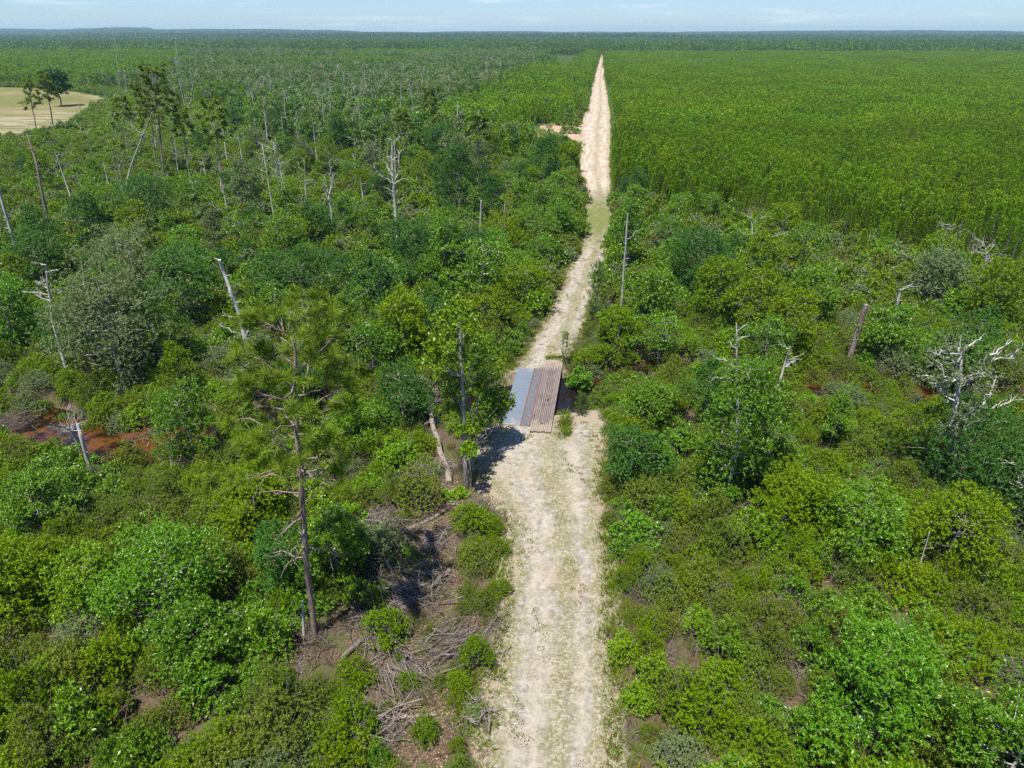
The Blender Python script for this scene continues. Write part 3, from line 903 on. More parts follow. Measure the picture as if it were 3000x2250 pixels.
def hero_pine():
    b = gp(922, 1865); z = hz(b[0], b[1])
    pix = [(922, 1865), (897, 1640), (880, 1400), (868, 1230), (862, 1100), (860, 1010), (862, 950)]
    pts = [np.array([0, 0, -.3])] + [at(u, v, b[1]) - np.array([b[0], b[1], z]) for u, v in pix[1:]]
    pts = np.array(pts); s = np.linspace(0, len(pts) - 1, 16)
    tp = np.stack([np.interp(s, np.arange(len(pts)), pts[:, q]) for q in range(3)], 1)
    tp[1:-1] += np.random.default_rng(1).normal(0, .03, tp[1:-1].shape)
    f, t = mk_tallpine(11, 0, crown=.44, r=3.4, nb=32, tuft=11, k=44, L=.42, W=.024, tr=.175, pts=tp, dead=16)
    r = put('pine_tree', [('crown', f), ('trunk', t)], (b[0], b[1], z))
    tag(r, 'tall lone pine with bare trunk and open crown of needle brushes beside brush piles', 'pine tree', 'tall pines')
    TREES_XY.append((b[0], b[1], 1.5))
hero_pine()

def bridge_tree():
    b = gp(1366, 1428); z = hz(b[0], b[1]); org = np.array([b[0], b[1], z])
    rng = np.random.default_rng(4)
    tk, fol = MB(), MB()
    pts = np.array([[0, 0, -.3]] + [at(u, v, b[1]) - org for u, v in [(1362, 1330), (1357, 1200), (1352, 1080), (1348, 990), (1346, 915)]])
    tk.tube(pts, [.19, .16, .14, .12, .08, .04], 8, rough=.08)
    tk.tube(np.array([[.35, .1, -.3], [.3, .1, 2.2], [.15, .1, 4.5]]), [.09, .06, .03], 6)
    lobes = [(1345, 905, 42), (1310, 935, 40), (1375, 955, 45), (1335, 985, 48), (1285, 1015, 42), (1272, 1060, 36), (1400, 1005, 52), (1425, 1060, 55), (1385, 1075, 45), (1440, 1120, 52),
             (1465, 1165, 48), (1430, 1190, 52), (1395, 1140, 45), (1330, 1150, 42), (1310, 1105, 40), (1345, 1050, 40), (1400, 1245, 40), (1370, 1265, 36), (1452, 1225, 38), (1330, 1205, 36), (1375, 1320, 26), (1480, 1190, 34)]
    dep = b[1] * math.cos(PITCH) + 25 * math.sin(PITCH)
    for i, (u, v, rp) in enumerate(lobes):
        off = rng.uniform(-1.5, 2.4) if u < 1385 else rng.uniform(3.6, 5.6) if v < 1100 else rng.uniform(4.8, 6.2)
        c = at(u, v, b[1] + off) - org
        rl = rp / 2000 * dep
        P, E = lobe_sprigs(rng, c, rl, 80, flat=.8, inner=.3)
        sprigs(fol, rng, P, E, 9, .21, .11, .3)
        h0 = max(.5, c[2] - 1.6)
        p0 = np.array([np.interp(h0, pts[:, 2], pts[:, q]) for q in range(3)])
        tk.tube(wander(rng, p0, c, 6, .14), np.linspace(.06, .015, 6), 5, cap=False)
    q0 = at(1349, 1100, b[1]) - org
    for pl in ([(1349, 1100), (1325, 1098), (1313, 1080)], [(1325, 1098), (1300, 1062)]):
        tk.tube(np.array([at(u, v, b[1] - .4) - org for u, v in pl]), np.linspace(.10, .04, len(pl)), 6)
    vine = MB()
    for i in range(34):
        a = rng.uniform(0, 6.28); h = rng.uniform(.6, 3.2)
        vine.tube(wander(rng, (math.cos(a) * .25, math.sin(a) * .25, h + .8), (math.cos(a) * rng.uniform(.3, .8), math.sin(a) * .5, max(0, h - 1.6)), 5, .15), .012, 3, cap=False)
    r = put('broadleaf_tree', [('crown', fol.mesh('tree_crown', M['lime'])), ('trunk', tk.mesh('tree_trunk', M['greybark'])), ('vine', vine.mesh('dead_vine', M['twig']))], tuple(org))
    tag(r, 'bright green broadleaf tree with pale forked trunk overhanging the steel plate of the bridge', 'tree', 'broadleaf trees')
    TREES_XY.append((b[0], b[1], 1.2))
bridge_tree()

# dead trunks, base first
snag([(158, 746), (128, 590), (108, 480), (83, 400)], .26, .13, 'tall brown broken-off dead pine trunk with stubs, standing below the mown clearing', nbr=4, blen=.8, twig=0, seed=1, mat='rust_snag', start=.5)
snag([(68, 822), (36, 690), (0, 565), (-22, 500)], .24, .14, 'grey dead pine trunk cut by the photo edge, beside a small bleached snag', nbr=2, blen=.7, twig=0, seed=2)
snag([(212, 592), (188, 520), (165, 454)], .17, .06, 'thin leaning bleached trunk beside the tall brown broken pine', nbr=3, blen=1, seed=3, twig=1)
snag([(368, 576), (375, 520), (391, 466), (420, 395), (440, 345)], .24, .07, 'bleached white trunk leaning strongly towards a tall pine crown', branches=[[(415, 390), (395, 376), (384, 362), (386, 350)], [(440, 345), (445, 330)]], nbr=1, blen=1, seed=4, twig=1)
snag([(237, 341), (234, 320), (231, 300)], .22, .12, 'short grey stub at the corner of the mown clearing', nbr=1, twig=0, seed=5)
snag([(816, 710), (790, 560), (778, 480), (769, 425)], .14, .05, 'slim bleached trunk, the plainer one of the close pair of tall dead trees', nbr=7, blen=1.3, seed=6, start=.75)
snag([(834, 710), (818, 560), (808, 470), (805, 405)], .20, .07, 'slim bleached trunk with a dense twiggy top, one of the close pair', nbr=16, blen=2.0, seed=7, start=.66, foliage=('grey', 60))
snag([(846, 640), (840, 590), (832, 540), (822, 500)], .12, .05, 'short pale stem right behind the twiggy-topped bleached trunk', nbr=2, blen=.8, seed=8, twig=1)
snag([(974, 658), (970, 610), (962, 585), (972, 540), (966, 470)], .22, .07, 'gnarled many-forked bleached snag shaped like an upturned hand', branches=[[(962, 585), (952, 560), (946, 530)], [(964, 570), (958, 540), (950, 515)], [(970, 560), (975, 535), (978, 520)]], nbr=9, blen=1.2, seed=9, start=.35)
snag([(1167, 725), (1160, 640), (1153, 560), (1150, 480), (1148, 410)], .26, .10, 'big curly-limbed bleached snag, the tallest in the thicket', branches=[[(1155, 530), (1168, 505), (1172, 490), (1168, 450), (1178, 440)], [(1152, 520), (1140, 500), (1132, 480)], [(1150, 470), (1170, 455)], [(1158, 600), (1180, 580)]], nbr=8, blen=1.7, seed=10, foliage=('grey', 25))
snag([(1097, 511), (1098, 450), (1099, 398)], .20, .08, 'bleached snag with side limbs all to one side, behind the curly-limbed one', branches=[[(1098, 480), (1085, 460), (1078, 445)], [(1098, 440), (1086, 420)]], nbr=4, blen=1.2, seed=11, twig=1)
snag([(1042, 542), (1041, 490), (1041, 443)], .15, .05, 'thin bleached snag with a forked top in the mid thicket', branches=[[(1041, 480), (1054, 462)], [(1041, 485), (1032, 460)]], nbr=3, blen=1, seed=12)
snag([(1222, 528), (1221, 510), (1221, 493)], .24, .16, 'short white stub standing alone behind the dark cedar', nbr=0, twig=0, seed=13)
snag([(1260, 712), (1256, 670), (1252, 633)], .24, .14, 'short brown weathered stub between two dark trees', nbr=1, blen=.7, twig=0, seed=14, mat='rust_snag')
snag([(1407, 695), (1408, 640), (1410, 588)], .20, .13, 'branchless grey pole trunk next to the orange-brown one', nbr=0, twig=0, seed=15)
snag([(1478, 698), (1479, 650), (1479, 599)], .21, .15, 'branchless orange-brown pole trunk near the sandy track', nbr=0, twig=0, seed=16, mat='rust_snag')
snag([(1586, 640), (1584, 612), (1588, 596)], .10, .04, 'small white curly dead top poking out of the bay bushes by the track', branches=[[(1584, 620), (1574, 640), (1568, 645)]], nbr=2, blen=.8, seed=17)
snag([(1821, 885), (1829, 770), (1835, 690), (1840, 626)], .15, .07, 'slim bleached trunk at the track edge on the plantation side with one crooked limb', branches=[[(1838, 700), (1855, 690), (1872, 675)]], nbr=2, blen=.8, seed=18, twig=1)
snag([(192, 1075), (172, 1000), (155, 950), (145, 865), (133, 777)], .19, .06, 'tall white dead tree with level limbs like a cross, above the creek bend', branches=[[(144, 865), (110, 855), (68, 855)], [(140, 820), (110, 830)], [(136, 797), (165, 790)], [(145, 870), (175, 850), (188, 848)]], nbr=6, blen=1.3, seed=19, start=.6)
snag([(719, 990), (700, 920), (675, 850), (655, 795), (644, 762)], .26, .14, 'thick grey trunk leaning back from a spray of white dead limbs', branches=[[(719, 985), (690, 975), (660, 960), (634, 938)], [(722, 980), (735, 940), (742, 915)], [(710, 960), (690, 930), (660, 925)], [(722, 985), (728, 950), (722, 920)]], nbr=1, blen=.6, seed=20)
snag([(274, 1405), (255, 1340), (238, 1285), (228, 1243)], .17, .11, 'broken grey trunk at the creek bank, the thicker of two', nbr=3, blen=.6, twig=1, seed=21, start=.85)
snag([(244, 1340), (222, 1290), (199, 1252)], .09, .05, 'thin dead stem with a grey twig broom at the creek bank', nbr=14, blen=1.5, seed=22, start=.8)
snag([(506, 1387), (499, 1320), (488, 1256)], .06, .03, 'thin pale dead sapling at the end of the visible creek water', branches=[[(498, 1310), (478, 1300), (460, 1295)]], nbr=4, blen=.8, seed=23, twig=1)
snag([(891, 1870), (889, 1815), (886, 1760)], .10, .05, 'short grey stub touching the foot of the tall lone pine', nbr=0, twig=0, seed=24)
snag([(2495, 1030), (2515, 965), (2538, 893)], .30, .24, 'thick dark leaning broken trunk in the plantation-side thicket', nbr=0, twig=0, seed=25, mat='log')
snag([(2608, 975), (2622, 915), (2636, 850)], .20, .14, 'snapped pale trunk with splintered orange break beside a round bush', nbr=3, blen=1.2, seed=26, branches=[[(2633, 850), (2660, 838), (2690, 838)]])
snag([(2348, 876), (2358, 850), (2373, 824)], .13, .09, 'short curved bleached stem, nearer of two on the plantation side', nbr=1, twig=1, seed=27)
snag([(2416, 868), (2430, 830), (2440, 810), (2454, 777)], .14, .08, 'crooked bleached stem, taller of two on the plantation side', nbr=2, blen=.7, twig=1, seed=28)
snag([(2327, 870), (2323, 850), (2322, 832)], .12, .06, 'tiny split grey stump near the two bleached stems', nbr=1, twig=0, seed=29)
snag([(2267, 1185), (2272, 1145), (2285, 1115), (2300, 1060), (2316, 1017)], .15, .06, 'bare forked white limb rising from a twig broom on the plantation side', branches=[[(2298, 1075), (2318, 1062), (2330, 1058)], [(2275, 1140), (2262, 1125), (2252, 1118)], [(2268, 1180), (2285, 1215), (2320, 1210)], [(2268, 1185), (2245, 1180)]], nbr=5, blen=1.2, seed=30)
snag([(2805, 1430), (2828, 1370), (2854, 1322)], .07, .03, 'thin slanting white dead sapling under the half-dead tree', branches=[[(2820, 1385), (2800, 1375), (2790, 1378)]], nbr=3, blen=.9, seed=31, twig=1)
snag([(2683, 1695), (2702, 1630), (2723, 1559)], .055, .025, 'thin slanting grey dead pole between two big green bushes', nbr=2, blen=.5, seed=32, twig=1)
snag([(2870, 1740), (2884, 1705), (2897, 1674)], .05, .03, 'small slanting white stick in a patch of dry brush', nbr=1, twig=0, seed=33)
snag([(2782, 720), (2784, 690), (2782, 655)], .13, .05, 'pale leafless spreading dead tree at the plantation edge', nbr=18, blen=2.2, seed=34, start=.3)
snag([(2886, 775), (2888, 745), (2884, 715)], .13, .05, 'second leafless grey tree at the plantation edge, fuller and lower', nbr=18, blen=2.3, seed=35, start=.2)
snag([(2240, 850), (2215, 760), (2205, 700), (2203, 640), (2196, 610)], .17, .05, 'half-dead tree with white limbs and thin lime leaves near the plantation edge', branches=[[(2205, 700), (2240, 700), (2270, 690), (2310, 680)], [(2204, 660), (2230, 640), (2262, 625)], [(2210, 720), (2180, 740)], [(2203, 640), (2180, 625)]], nbr=7, blen=1.9, seed=36, foliage=('lime', 170), flen=.16)
snag([(2790, 1420), (2795, 1300), (2790, 1240), (2808, 1160), (2815, 1070), (2805, 1010)], .24, .08, 'big half-dead tree with white crooked limbs above sparse grey-green leaves', branches=[[(2795, 1260), (2850, 1200), (2900, 1160), (2920, 1100)], [(2808, 1130), (2880, 1090), (2900, 1040), (2950, 1010)], [(2812, 1080), (2780, 1050), (2730, 1030)], [(2850, 1200), (2930, 1190), (2990, 1170)], [(2805, 1060), (2830, 1020), (2870, 995)], [(2900, 1060), (2960, 1050), (2995, 1020)], [(2800, 1180), (2760, 1150), (2740, 1110)]], nbr=16, blen=2.4, seed=37, foliage=('grey', 520), flen=.15)
snag([(2160, 1250), (2160, 1130), (2157, 1010), (2158, 945)], .14, .05, 'tall pale dead top rising out of a leafy green column', branches=[[(2158, 1000), (2172, 990), (2195, 985)], [(2158, 975), (2175, 960), (2190, 945)], [(2155, 1070), (2130, 1058), (2092, 1045)], [(2152, 1110), (2120, 1105), (2085, 1115)]], nbr=6, blen=1.0, seed=38, twig=1)
snag([(342, 176), (342, 136), (336, 110), (326, 74)], .34, .12, 'tall pale forked dead tree standing above the far forest against the sky', branches=[[(337, 112), (341, 90), (341, 70)]], nbr=0, seed=39, twig=0, Y=620)
snag([(514, 130), (514, 104), (510, 84)], .30, .12, 'far forked dead tree breaking the horizon, middle one of three', branches=[[(514, 104), (518, 82)]], nbr=0, twig=0, seed=40, Y=800)
snag([(613, 130), (613, 104), (608, 84)], .28, .12, 'far dead tree breaking the horizon, last of three towards the track', branches=[[(613, 104), (616, 84)]], nbr=0, twig=0, seed=41, Y=800)
snag([(4, 860), (3, 815), (1, 772)], .20, .17, 'bleached white post-like snag at the photo edge', nbr=0, twig=0, seed=42)

# random far dead trunks in the swamp forest strip, each its own tree
rs = np.random.default_rng(21)
cand = 0
for i in range(120):
    u = rs.uniform(330, 1240); v = rs.uniform(330, 620) if i < 66 else rs.uniform(220, 340)
    if i < 26: u = rs.uniform(850, 1240); v = rs.uniform(300, 480)
    hpx = rs.uniform(60, 145) * (.55 if v < 300 else 1)
    P0 = gp(u, v)
    if road_gap(P0[None])[0] < 6 or clearing_f(P0[None])[0][0] < 1.15: continue
    cand += 1
    lean = rs.normal(0, 5)
    snag([(u, v), (u + lean * .5 - .00008 * (1500 - u) * hpx, v - hpx * .5), (u + lean - .00016 * (1500 - u) * hpx, v - hpx)], rs.uniform(.10, .18), .04, 'slim bleached dead trunk standing in the swamp forest beyond the thicket',
         nbr=int(rs.integers(1, 7)), blen=rs.uniform(1, 2.4), seed=200 + i, twig=1, group='bleached trunks in the swamp forest')

# fallen logs
log((1316, 1424), (1252, 1150), .26, 'big pale fallen trunk propped up in the thicket beside the overhanging tree', 'lightlog', seed=1, lift=2.2)
log((1194, 1563), (1312, 1498), .15, 'charred log pointing at the track, above two crossing logs', seed=2)
log((1240, 1560), (1303, 1613), .15, 'dark charred log crossing another in the litter clearing', seed=3)
log((1244, 1592), (1321, 1552), .13, 'grey log under the crossing charred one', seed=4)
log((1172, 1789), (1318, 1679), .20, 'thick brown log amid the largest brush pile', seed=5)
log((1000, 1934), (1131, 1814), .17, 'split dark log slanting down from the largest brush pile', 'greylog' if 'greylog' in M else 'log', seed=6)
log((1155, 2100), (1282, 2093), .10, 'slim grey log lying level, lowest in the photo', 'lightlog', seed=7)
log((1150, 2160), (1208, 2101), .10, 'short dark log touching the slim level one', seed=8)
log((1294, 1482), (1364, 1482), .10, 'short dark log lying level just below the leafy sprouts', seed=9)
log((1170, 1720), (1240, 1765), .09, 'pale bare branch log across the largest brush pile', 'lightlog', seed=10)
log((1260, 1752), (1305, 1750), .07, 'small grey branch log on the track side of the brush pile', 'lightlog', seed=11)
log((1100, 1690), (1190, 1730), .08, 'grey branch log on the pine side of the brush pile', 'lightlog', seed=12)
log((2585, 2090), (2605, 2125), .12, 'short cut tan log below the biggest leafy bush', 'lightlog', seed=13, stubs=0)
log((2770, 960), (2840, 936), .14, 'pale log lying in the thicket past the thick dark trunk', 'lightlog', seed=14)
log((60, 795), (160, 785), .12, 'white fallen log by the grey trunk at the photo edge', 'lightlog', seed=15)
log((460, 2100), (510, 2130), .12, 'dark log half sunk in olive shrubs near the photo corner', seed=16)

# brush piles
brush(1120, 1548, 2.0, .7, 150, 'pale tangle of dead twigs beside the charred log', 1)
brush(1205, 1730, 2.6, .9, 220, 'largest heap of dead branches, beside the thick brown log', 2)
brush(1080, 1800, 1.6, .5, 110, 'low scatter of branches between the pine foot and the split log', 3)
brush(1330, 1890, 1.9, .7, 120, 'fan of pale dead branches reaching towards the track', 4, dirv=.6)
brush(1180, 1985, 1.7, .6, 120, 'grey streaky dead treetop pointing down to the slim level log', 5, dirv=-1.0)
brush(1060, 2150, 2.0, .7, 160, 'grey tangle of fine dead twigs by the short dark log', 6)
brush(1240, 1400, 1.4, 1.2, 120, 'brown dead bush leaning on the big pale fallen trunk', 7)
brush(1400, 2105, .8, .7, 80, 'small silvery dead bush at the track edge', 8)
brush(405, 1262, 1.7, 1.2, 120, 'pale dead bush hanging over the creek water', 9)
brush(40, 1225, 2.0, 1.5, 160, 'grey dead twig mass at the creek bend', 10)
brush(1935, 1010, 2.4, 1.5, 190, 'grey dead bush beside the creek on the plantation side', 11)
brush(2140, 860, 2.2, .9, 130, 'brown heap of dead limbs below the half-dead white-limbed tree', 12)
brush(1270, 1160, 1.2, 2.4, 150, 'hanging mat of dead vines at the top of the big fallen trunk', 13)
brush(955, 715, 2.2, .9, 120, 'brown root heap at the foot of the slim bleached pair', 14)
brush(2960, 2000, 1.3, 1.2, 110, 'grey dead bush in the photo corner beside the leafy bush', 15)
brush(2640, 2120, 1.0, .4, 60, 'dry scatter of sticks around the short cut log', 16)
brush(915, 1880, 1.3, .35, 70, 'scatter of sticks round the foot of the tall lone pine', 17)

brush(1180, 1440, 1.5, .9, 90, 'brown twig heap between the big pale trunk and the shrubs', 18)
brush(1300, 1380, 1.2, .6, 80, 'dark twigs under the big pale fallen trunk', 19)
brush(1400, 1490, 1.1, .5, 80, 'brown root tangle at the corner of the track by the overhanging tree', 20)
brush(1265, 1600, 1.5, .5, 90, 'scatter of split wood around the crossing logs', 21)
brush(1120, 1880, 1.5, .5, 90, 'loose grey sticks beside the split dark log', 22)

# tall pines
def tall(u, v, top_v, r, label, seed, crown=.4, nb=20, k=22, L=.50, W=.10, tr=.17, dead=4, du=0):
    b = gp(u, v, 1.8); z = hz(b[0], b[1])
    tpt = at(u + du, top_v, b[1]) - np.array([b[0], b[1], z])
    rng = np.random.default_rng(seed)
    tp = wander(rng, (0, 0, -.3), tpt, 10, .012)
    f, t = mk_tallpine(seed, 0, crown=crown, r=r, nb=int(nb*1.3), tuft=9, k=k, L=L, W=W, tr=tr, pts=tp, dead=dead)
    o = put('pine_tree', [('crown', f), ('trunk', t)], (b[0], b[1], z))
    tag(o, label, 'pine tree', 'tall pines'); TREES_XY.append((b[0], b[1], .8))
tall(1396, 576, 345, 2.4, 'tall slender pine with small thin crown rising from mid thicket beside the dark cedar', 31, crown=.28, nb=14, du=8)
tall(475, 512, 212, 4.6, 'tall broad-crowned pine behind the strongly leaning white trunk', 32, crown=.48, nb=34, k=22, du=-26, tr=.24)
tall(454, 490, 262, 2.6, 'thinner pine standing half hidden behind the broad-crowned one', 33, crown=.42, nb=18, du=-16)
tall(371, 455, 290, 2.6, 'slim pale-crowned pine between the clearing and the leaning white trunk', 34, crown=.4, nb=14, du=-14)
tall(651, 547, 308, 2.9, 'slim pine with soft feathery crown in the open thicket', 35, crown=.42, nb=18, du=-30)
tall(104, 384, 240, 2.1, 'pine at the edge of the mown clearing, the outer and sparser one', 36, crown=.5, nb=18, k=14, du=-24, tr=.2)
tall(157, 384, 224, 2.3, 'pine at the edge of the mown clearing, the fuller one with a round top', 37, crown=.42, nb=24, du=-26, tr=.22)
tall(545, 480, 330, 2.4, 'slim pine just past the broad-crowned pine', 38, crown=.4, nb=14, du=-12)
tall(1262, 395, 268, 2.6, 'slim pine standing out above the swamp forest near the track', 39, crown=.5, nb=18, du=-4)
tall(1185, 470, 330, 2.6, 'slim pine in front of the grey swamp trees', 40, crown=.45, nb=18, du=-6)

# saplings by the track
def sapling(u, v, top_v, label, me, w=1.0):
    b = gp(u, v); z = hz(b[0], b[1])
    H = at(u, top_v, b[1])[2] - z
    s = H / 4.2
    r = put('pine_sapling', [('crown', me[0]), ('trunk', me[1])], (b[0], b[1], z), random.uniform(0, 6), (s * w, s * w, s))
    tag(r, label, 'pine sapling'); TREES_XY.append((b[0], b[1], .5))
sapling(1655, 1066, 974, 'small upright pine sapling at the far corner of the plank deck', SAPL[0], .7)
sapling(1745, 950, 766, 'taller pointed pine sapling at the track edge past the bridge', SAPL[1], .7)
sapling(1702, 1215, 1150, 'little bushy pine sapling at the creek bank beside the bridge', SAPL[0], 1.0)

# named broadleaf trees and big bushes: own mesh each where it is large in the photo
def big(u, v, h, r, label, mat, seed, group='broadleaf trees', name='broadleaf_tree', cat='tree', **kw):
    a = dict(base=.08, nb=20, ns=34, k=9, L=.18, W=.085, tr=.12)
    a.update(kw)
    if v > 1150:
        a['L'] *= .80; a['W'] = a['W'] * .74; a['ns'] = int(a['ns'] * 1.6)
    me = mk_tree(seed, h, r, mat=M[mat], **a)
    return put_tree(u, v, me, label, name, cat, group, rz=0)
big(2533, 2135, 5.6, 2.5, 'biggest bright leafy bush-like tree below the thin slanting pole', 'bay', 61, L=.20, W=.075, nb=26, ns=40, base=.05)
big(2905, 2330, 5.0, 2.6, 'glossy leafy tree cut by the photo corner', 'bay', 62, L=.18, nb=24, ns=38)
big(2500, 1640, 5.0, 2.6, 'leafy tree with one orange-tinged side above the biggest bush', 'bay', 63)
big(2770, 1660, 5.2, 2.5, 'broad green tree beside the thin slanting grey pole', 'titi', 64)
big(2130, 1470, 11.8, 2.2, 'tall leafy green column with a dead top on the plantation side of the clearing', 'bay', 65, nb=34, ns=34, base=.05, L=.19, lobe=.42)
big(2235, 1400, 8.4, 1.8, 'narrower leafy tree leaning on the tall green column', 'bay', 66, nb=20, base=.06)
big(2800, 1440, 6.5, 3.6, 'dark wide crown under the big half-dead tree', 'dark', 67, nb=28)
big(2935, 1530, 5.5, 2.6, 'dark tree at the photo edge below the half-dead tree', 'dark', 68)
big(370, 1120, 10.5, 4.6, 'large rounded grey-green tree above the creek', 'grey', 69, nb=40, ns=48, L=.20, W=.07, base=.12, tr=.2, lobe=.36)
big(480, 1080, 9.0, 2.6, 'dark tree tucked behind the large grey-green one', 'dark', 70, nb=24)
big(815, 930, 7.5, 2.7, 'dark green tree next to the thick leaning trunk', 'dark', 71, nb=28)
big(900, 940, 7.0, 3.0, 'dark crown between the leaning trunk and the lone pine top', 'dark', 72)
big(1010, 905, 6.5, 2.8, 'dark green tree in the thicket short of the brown stub', 'dark', 73)
big(1348, 660, 13.5, 3.1, 'tall dark cedar-like tree in the mid thicket', 'dark', 74, nb=40, ns=34, L=.26, base=.05, tr=.18)
big(1600, 548, 10.5, 2.9, 'dark dense tree next to the sandy spur', 'dark', 75, nb=30, L=.28, base=.05)
big(1289, 475, 9.0, 3.3, 'dark tree among lighter ones, behind the dark cedar', 'dark', 76, L=.3)
big(455, 700, 9.5, 4.2, 'wide dark tree below the strongly leaning white trunk', 'dark', 77, nb=34, L=.24, base=.08)
big(300, 660, 7.5, 3.4, 'bright bay tree beside the wide dark tree', 'bay', 78, L=.22)
big(700, 600, 6.0, 2.8, 'dark round tree short of the slim bleached pair', 'dark', 79, L=.26)
big(1000, 470, 13, 2.9, 'narrow dark tree in the grey swamp strip', 'dark', 80, nb=28, L=.32, tr=.16)
big(2034, 880, 9.0, 3.5, 'wide dark tree on the plantation side near the half-dead white-limbed tree', 'dark', 81, nb=34, L=.22, base=.06)
big(1960, 850, 6.5, 2.6, 'green tree between the wide dark tree and the track', 'bay', 82)
big(2580, 1065, 6.2, 2.5, 'round bright bush-like tree beside the thick dark broken trunk', 'bay', 83, nb=24, L=.2)
big(570, 1345, 6.2, 2.1, 'glossy young tree behind the lone pine trunk', 'bay', 84)
big(130, 1560, 4.2, 1.9, 'bright round bush-like tree below the creek bend', 'bay', 85, L=.17)
big(525, 1830, 5.8, 2.7, 'large glossy green tree in the lone-pine-side thicket', 'bay', 86, nb=28, ns=38, L=.17)
big(590, 1960, 3.8, 1.9, 'lower glossy bush-like tree at the foot of the large glossy one', 'bay', 87, L=.17)
big(300, 1800, 4.2, 1.9, 'yellow-green bush-like tree beside the large glossy one', 'lime', 88, L=.16)
big(990, 1700, 5.0, 1.9, 'glossy tree just past the lone pine trunk', 'bay', 89)
big(1840, 1420, 4.6, 1.9, 'round dark bay bush at the track edge by the bare sandy patch', 'dark', 90, L=.16, nb=22)
big(1900, 1260, 4.0, 2.0, 'bay bush behind the round dark one at the track edge', 'bay', 91, L=.17)
big(1810, 1030, 4.5, 2.2, 'rounded green bush-like tree at the far end of the bridge', 'titi', 92, L=.17)
big(1700, 1120, 2.6, 1.2, 'low bush overhanging the plank deck corner', 'bay', 93, L=.15, nb=12)
big(180, 312, 15.5, 4.4, 'dark rounded oak standing alone inside the mown clearing', 'dark', 94, nb=34, ns=34, L=.6, W=.34, base=.34, tr=.32)
big(1665, 505, 6.2, 3.0, 'young pine-like bush against the sandy track beside the spur', 'pine', 95, L=.32, W=.09, spiky=1.2, base=.05, nb=24)
big(1635, 705, 6.0, 2.8, 'bright bay tree at the track edge, nearest of the hedge-like row', 'bay', 96, L=.22, nb=26)
big(1600, 655, 6.5, 2.9, 'bright bay tree in the hedge-like row, second from the bridge', 'bay', 97, L=.22, nb=26)
big(1665, 635, 5.2, 2.4, 'bay tree overhanging the grassy part of the track', 'bay', 98, L=.22)
big(1560, 745, 6.5, 3.2, 'broad green tree set back from the hedge-like row', 'bay', 99, L=.22, nb=26)
big(1470, 760, 6.0, 2.9, 'mid green tree beside the orange-brown pole trunk', 'titi', 110, L=.22)
big(1540, 900, 5.2, 2.8, 'green bush-like tree where the track bends past the bridge', 'titi', 111, L=.19)
big(1430, 985, 5.0, 2.6, 'green bush-like tree behind the overhanging bridge tree', 'titi', 112, L=.18)
big(1180, 1240, 6.5, 2.4, 'dark bay tree beside the top of the big fallen trunk', 'dark', 113, L=.18)
big(1100, 1110, 6.0, 2.4, 'dark green tree with white dead limbs beside the lone pine crown', 'bay', 114, L=.18, dead=3)
big(1030, 1330, 4.6, 2.0, 'bright bush-like tree between lone pine and fallen trunk', 'lime', 115, L=.16)

for q, (u, v, h, r, mt, lb) in enumerate([
    (60, 1030, 7.5, 2.9, 'bay', 'green tree at the photo edge behind the white cross-limbed dead tree'),
    (560, 960, 9.5, 3.2, 'dark', 'tall dark tree just past the large grey-green one'),
    (850, 790, 8.0, 3.0, 'bay', 'tall bright tree standing past the leaning trunk'),
    (1130, 950, 8.0, 2.9, 'bay', 'tall bright tree between the lone pine crown and the bridge tree'),
    (1215, 860, 9.0, 3.0, 'dark', 'tall dark tree near the short brown stub'),
    (1330, 800, 8.5, 3.2, 'bay', 'tall green tree behind the top of the bridge tree'),
    (1190, 1060, 7.0, 2.6, 'titi', 'yellow-green tree behind the hanging dead vines'),
    (420, 900, 9.5, 3.6, 'grey', 'grey-green tree behind the large rounded one'),
    (150, 860, 8.5, 3.2, 'dark', 'dark tree near the grey trunk cut by the photo edge'),
    (935, 735, 7.0, 2.6, 'dark', 'dark tree under the brown root heap'),
    (1400, 860, 8.0, 3.0, 'dark', 'dark tree set behind the track-side bushes past the bridge'),
    (1905, 960, 7.0, 2.6, 'bay', 'green tree at the track side past the taller sapling'),
    (2090, 960, 8.0, 2.9, 'titi', 'tree short of the wide dark one on the plantation side'),
    (2360, 960, 6.5, 2.6, 'bay', 'green tree below the two curved bleached stems'),
    (2720, 900, 7.0, 3.0, 'grey', 'grey-green tree beyond the snapped pale trunk'),
    (2900, 960, 7.5, 3.2, 'titi', 'wide tree at the photo edge above the half-dead one'),
    (2330, 1560, 4.6, 2.2, 'titi', 'bushy tree between the leafy green column and the biggest bush'),
    (60, 1800, 4.4, 2.2, 'titi', 'bushy yellow-green tree at the photo edge'),
    (760, 1560, 5.0, 2.2, 'titi', 'bushy tree on the outer side of the lone pine trunk')]):
    big(u, v, h, r, lb, mt, 140 + q, nb=26, L=.23 if v < 1150 else .19)

# white dead limb spray beside the lone pine crown
snag([(1045, 1010), (1040, 985), (1050, 960)], .07, .04, 'spray of white curved dead limbs beside the lone pine crown', branches=[[(1045, 990), (1065, 965), (1075, 935)], [(1045, 985), (1080, 970), (1085, 940)], [(1042, 990), (1020, 975)]], nbr=6, blen=1.2, seed=43, Y=gp(1045, 1090)[1])

# leafy sprouts at the foot of the bridge tree
for i, (u, v, lb) in enumerate([(1313, 1462, 'bright leafy sprout below the big pale fallen trunk'), (1352, 1455, 'bright leafy sprout at the foot of the overhanging tree')]):
    p = gp(u, v); r = put('leafy_plant', [('foliage', mk_shrub(930 + i, .55, .6, 5, 14, 8, .17, .085, M['lime'])[0])], (p[0], p[1], hz(p[0], p[1])), 0)
    tag(r, lb, 'plant')

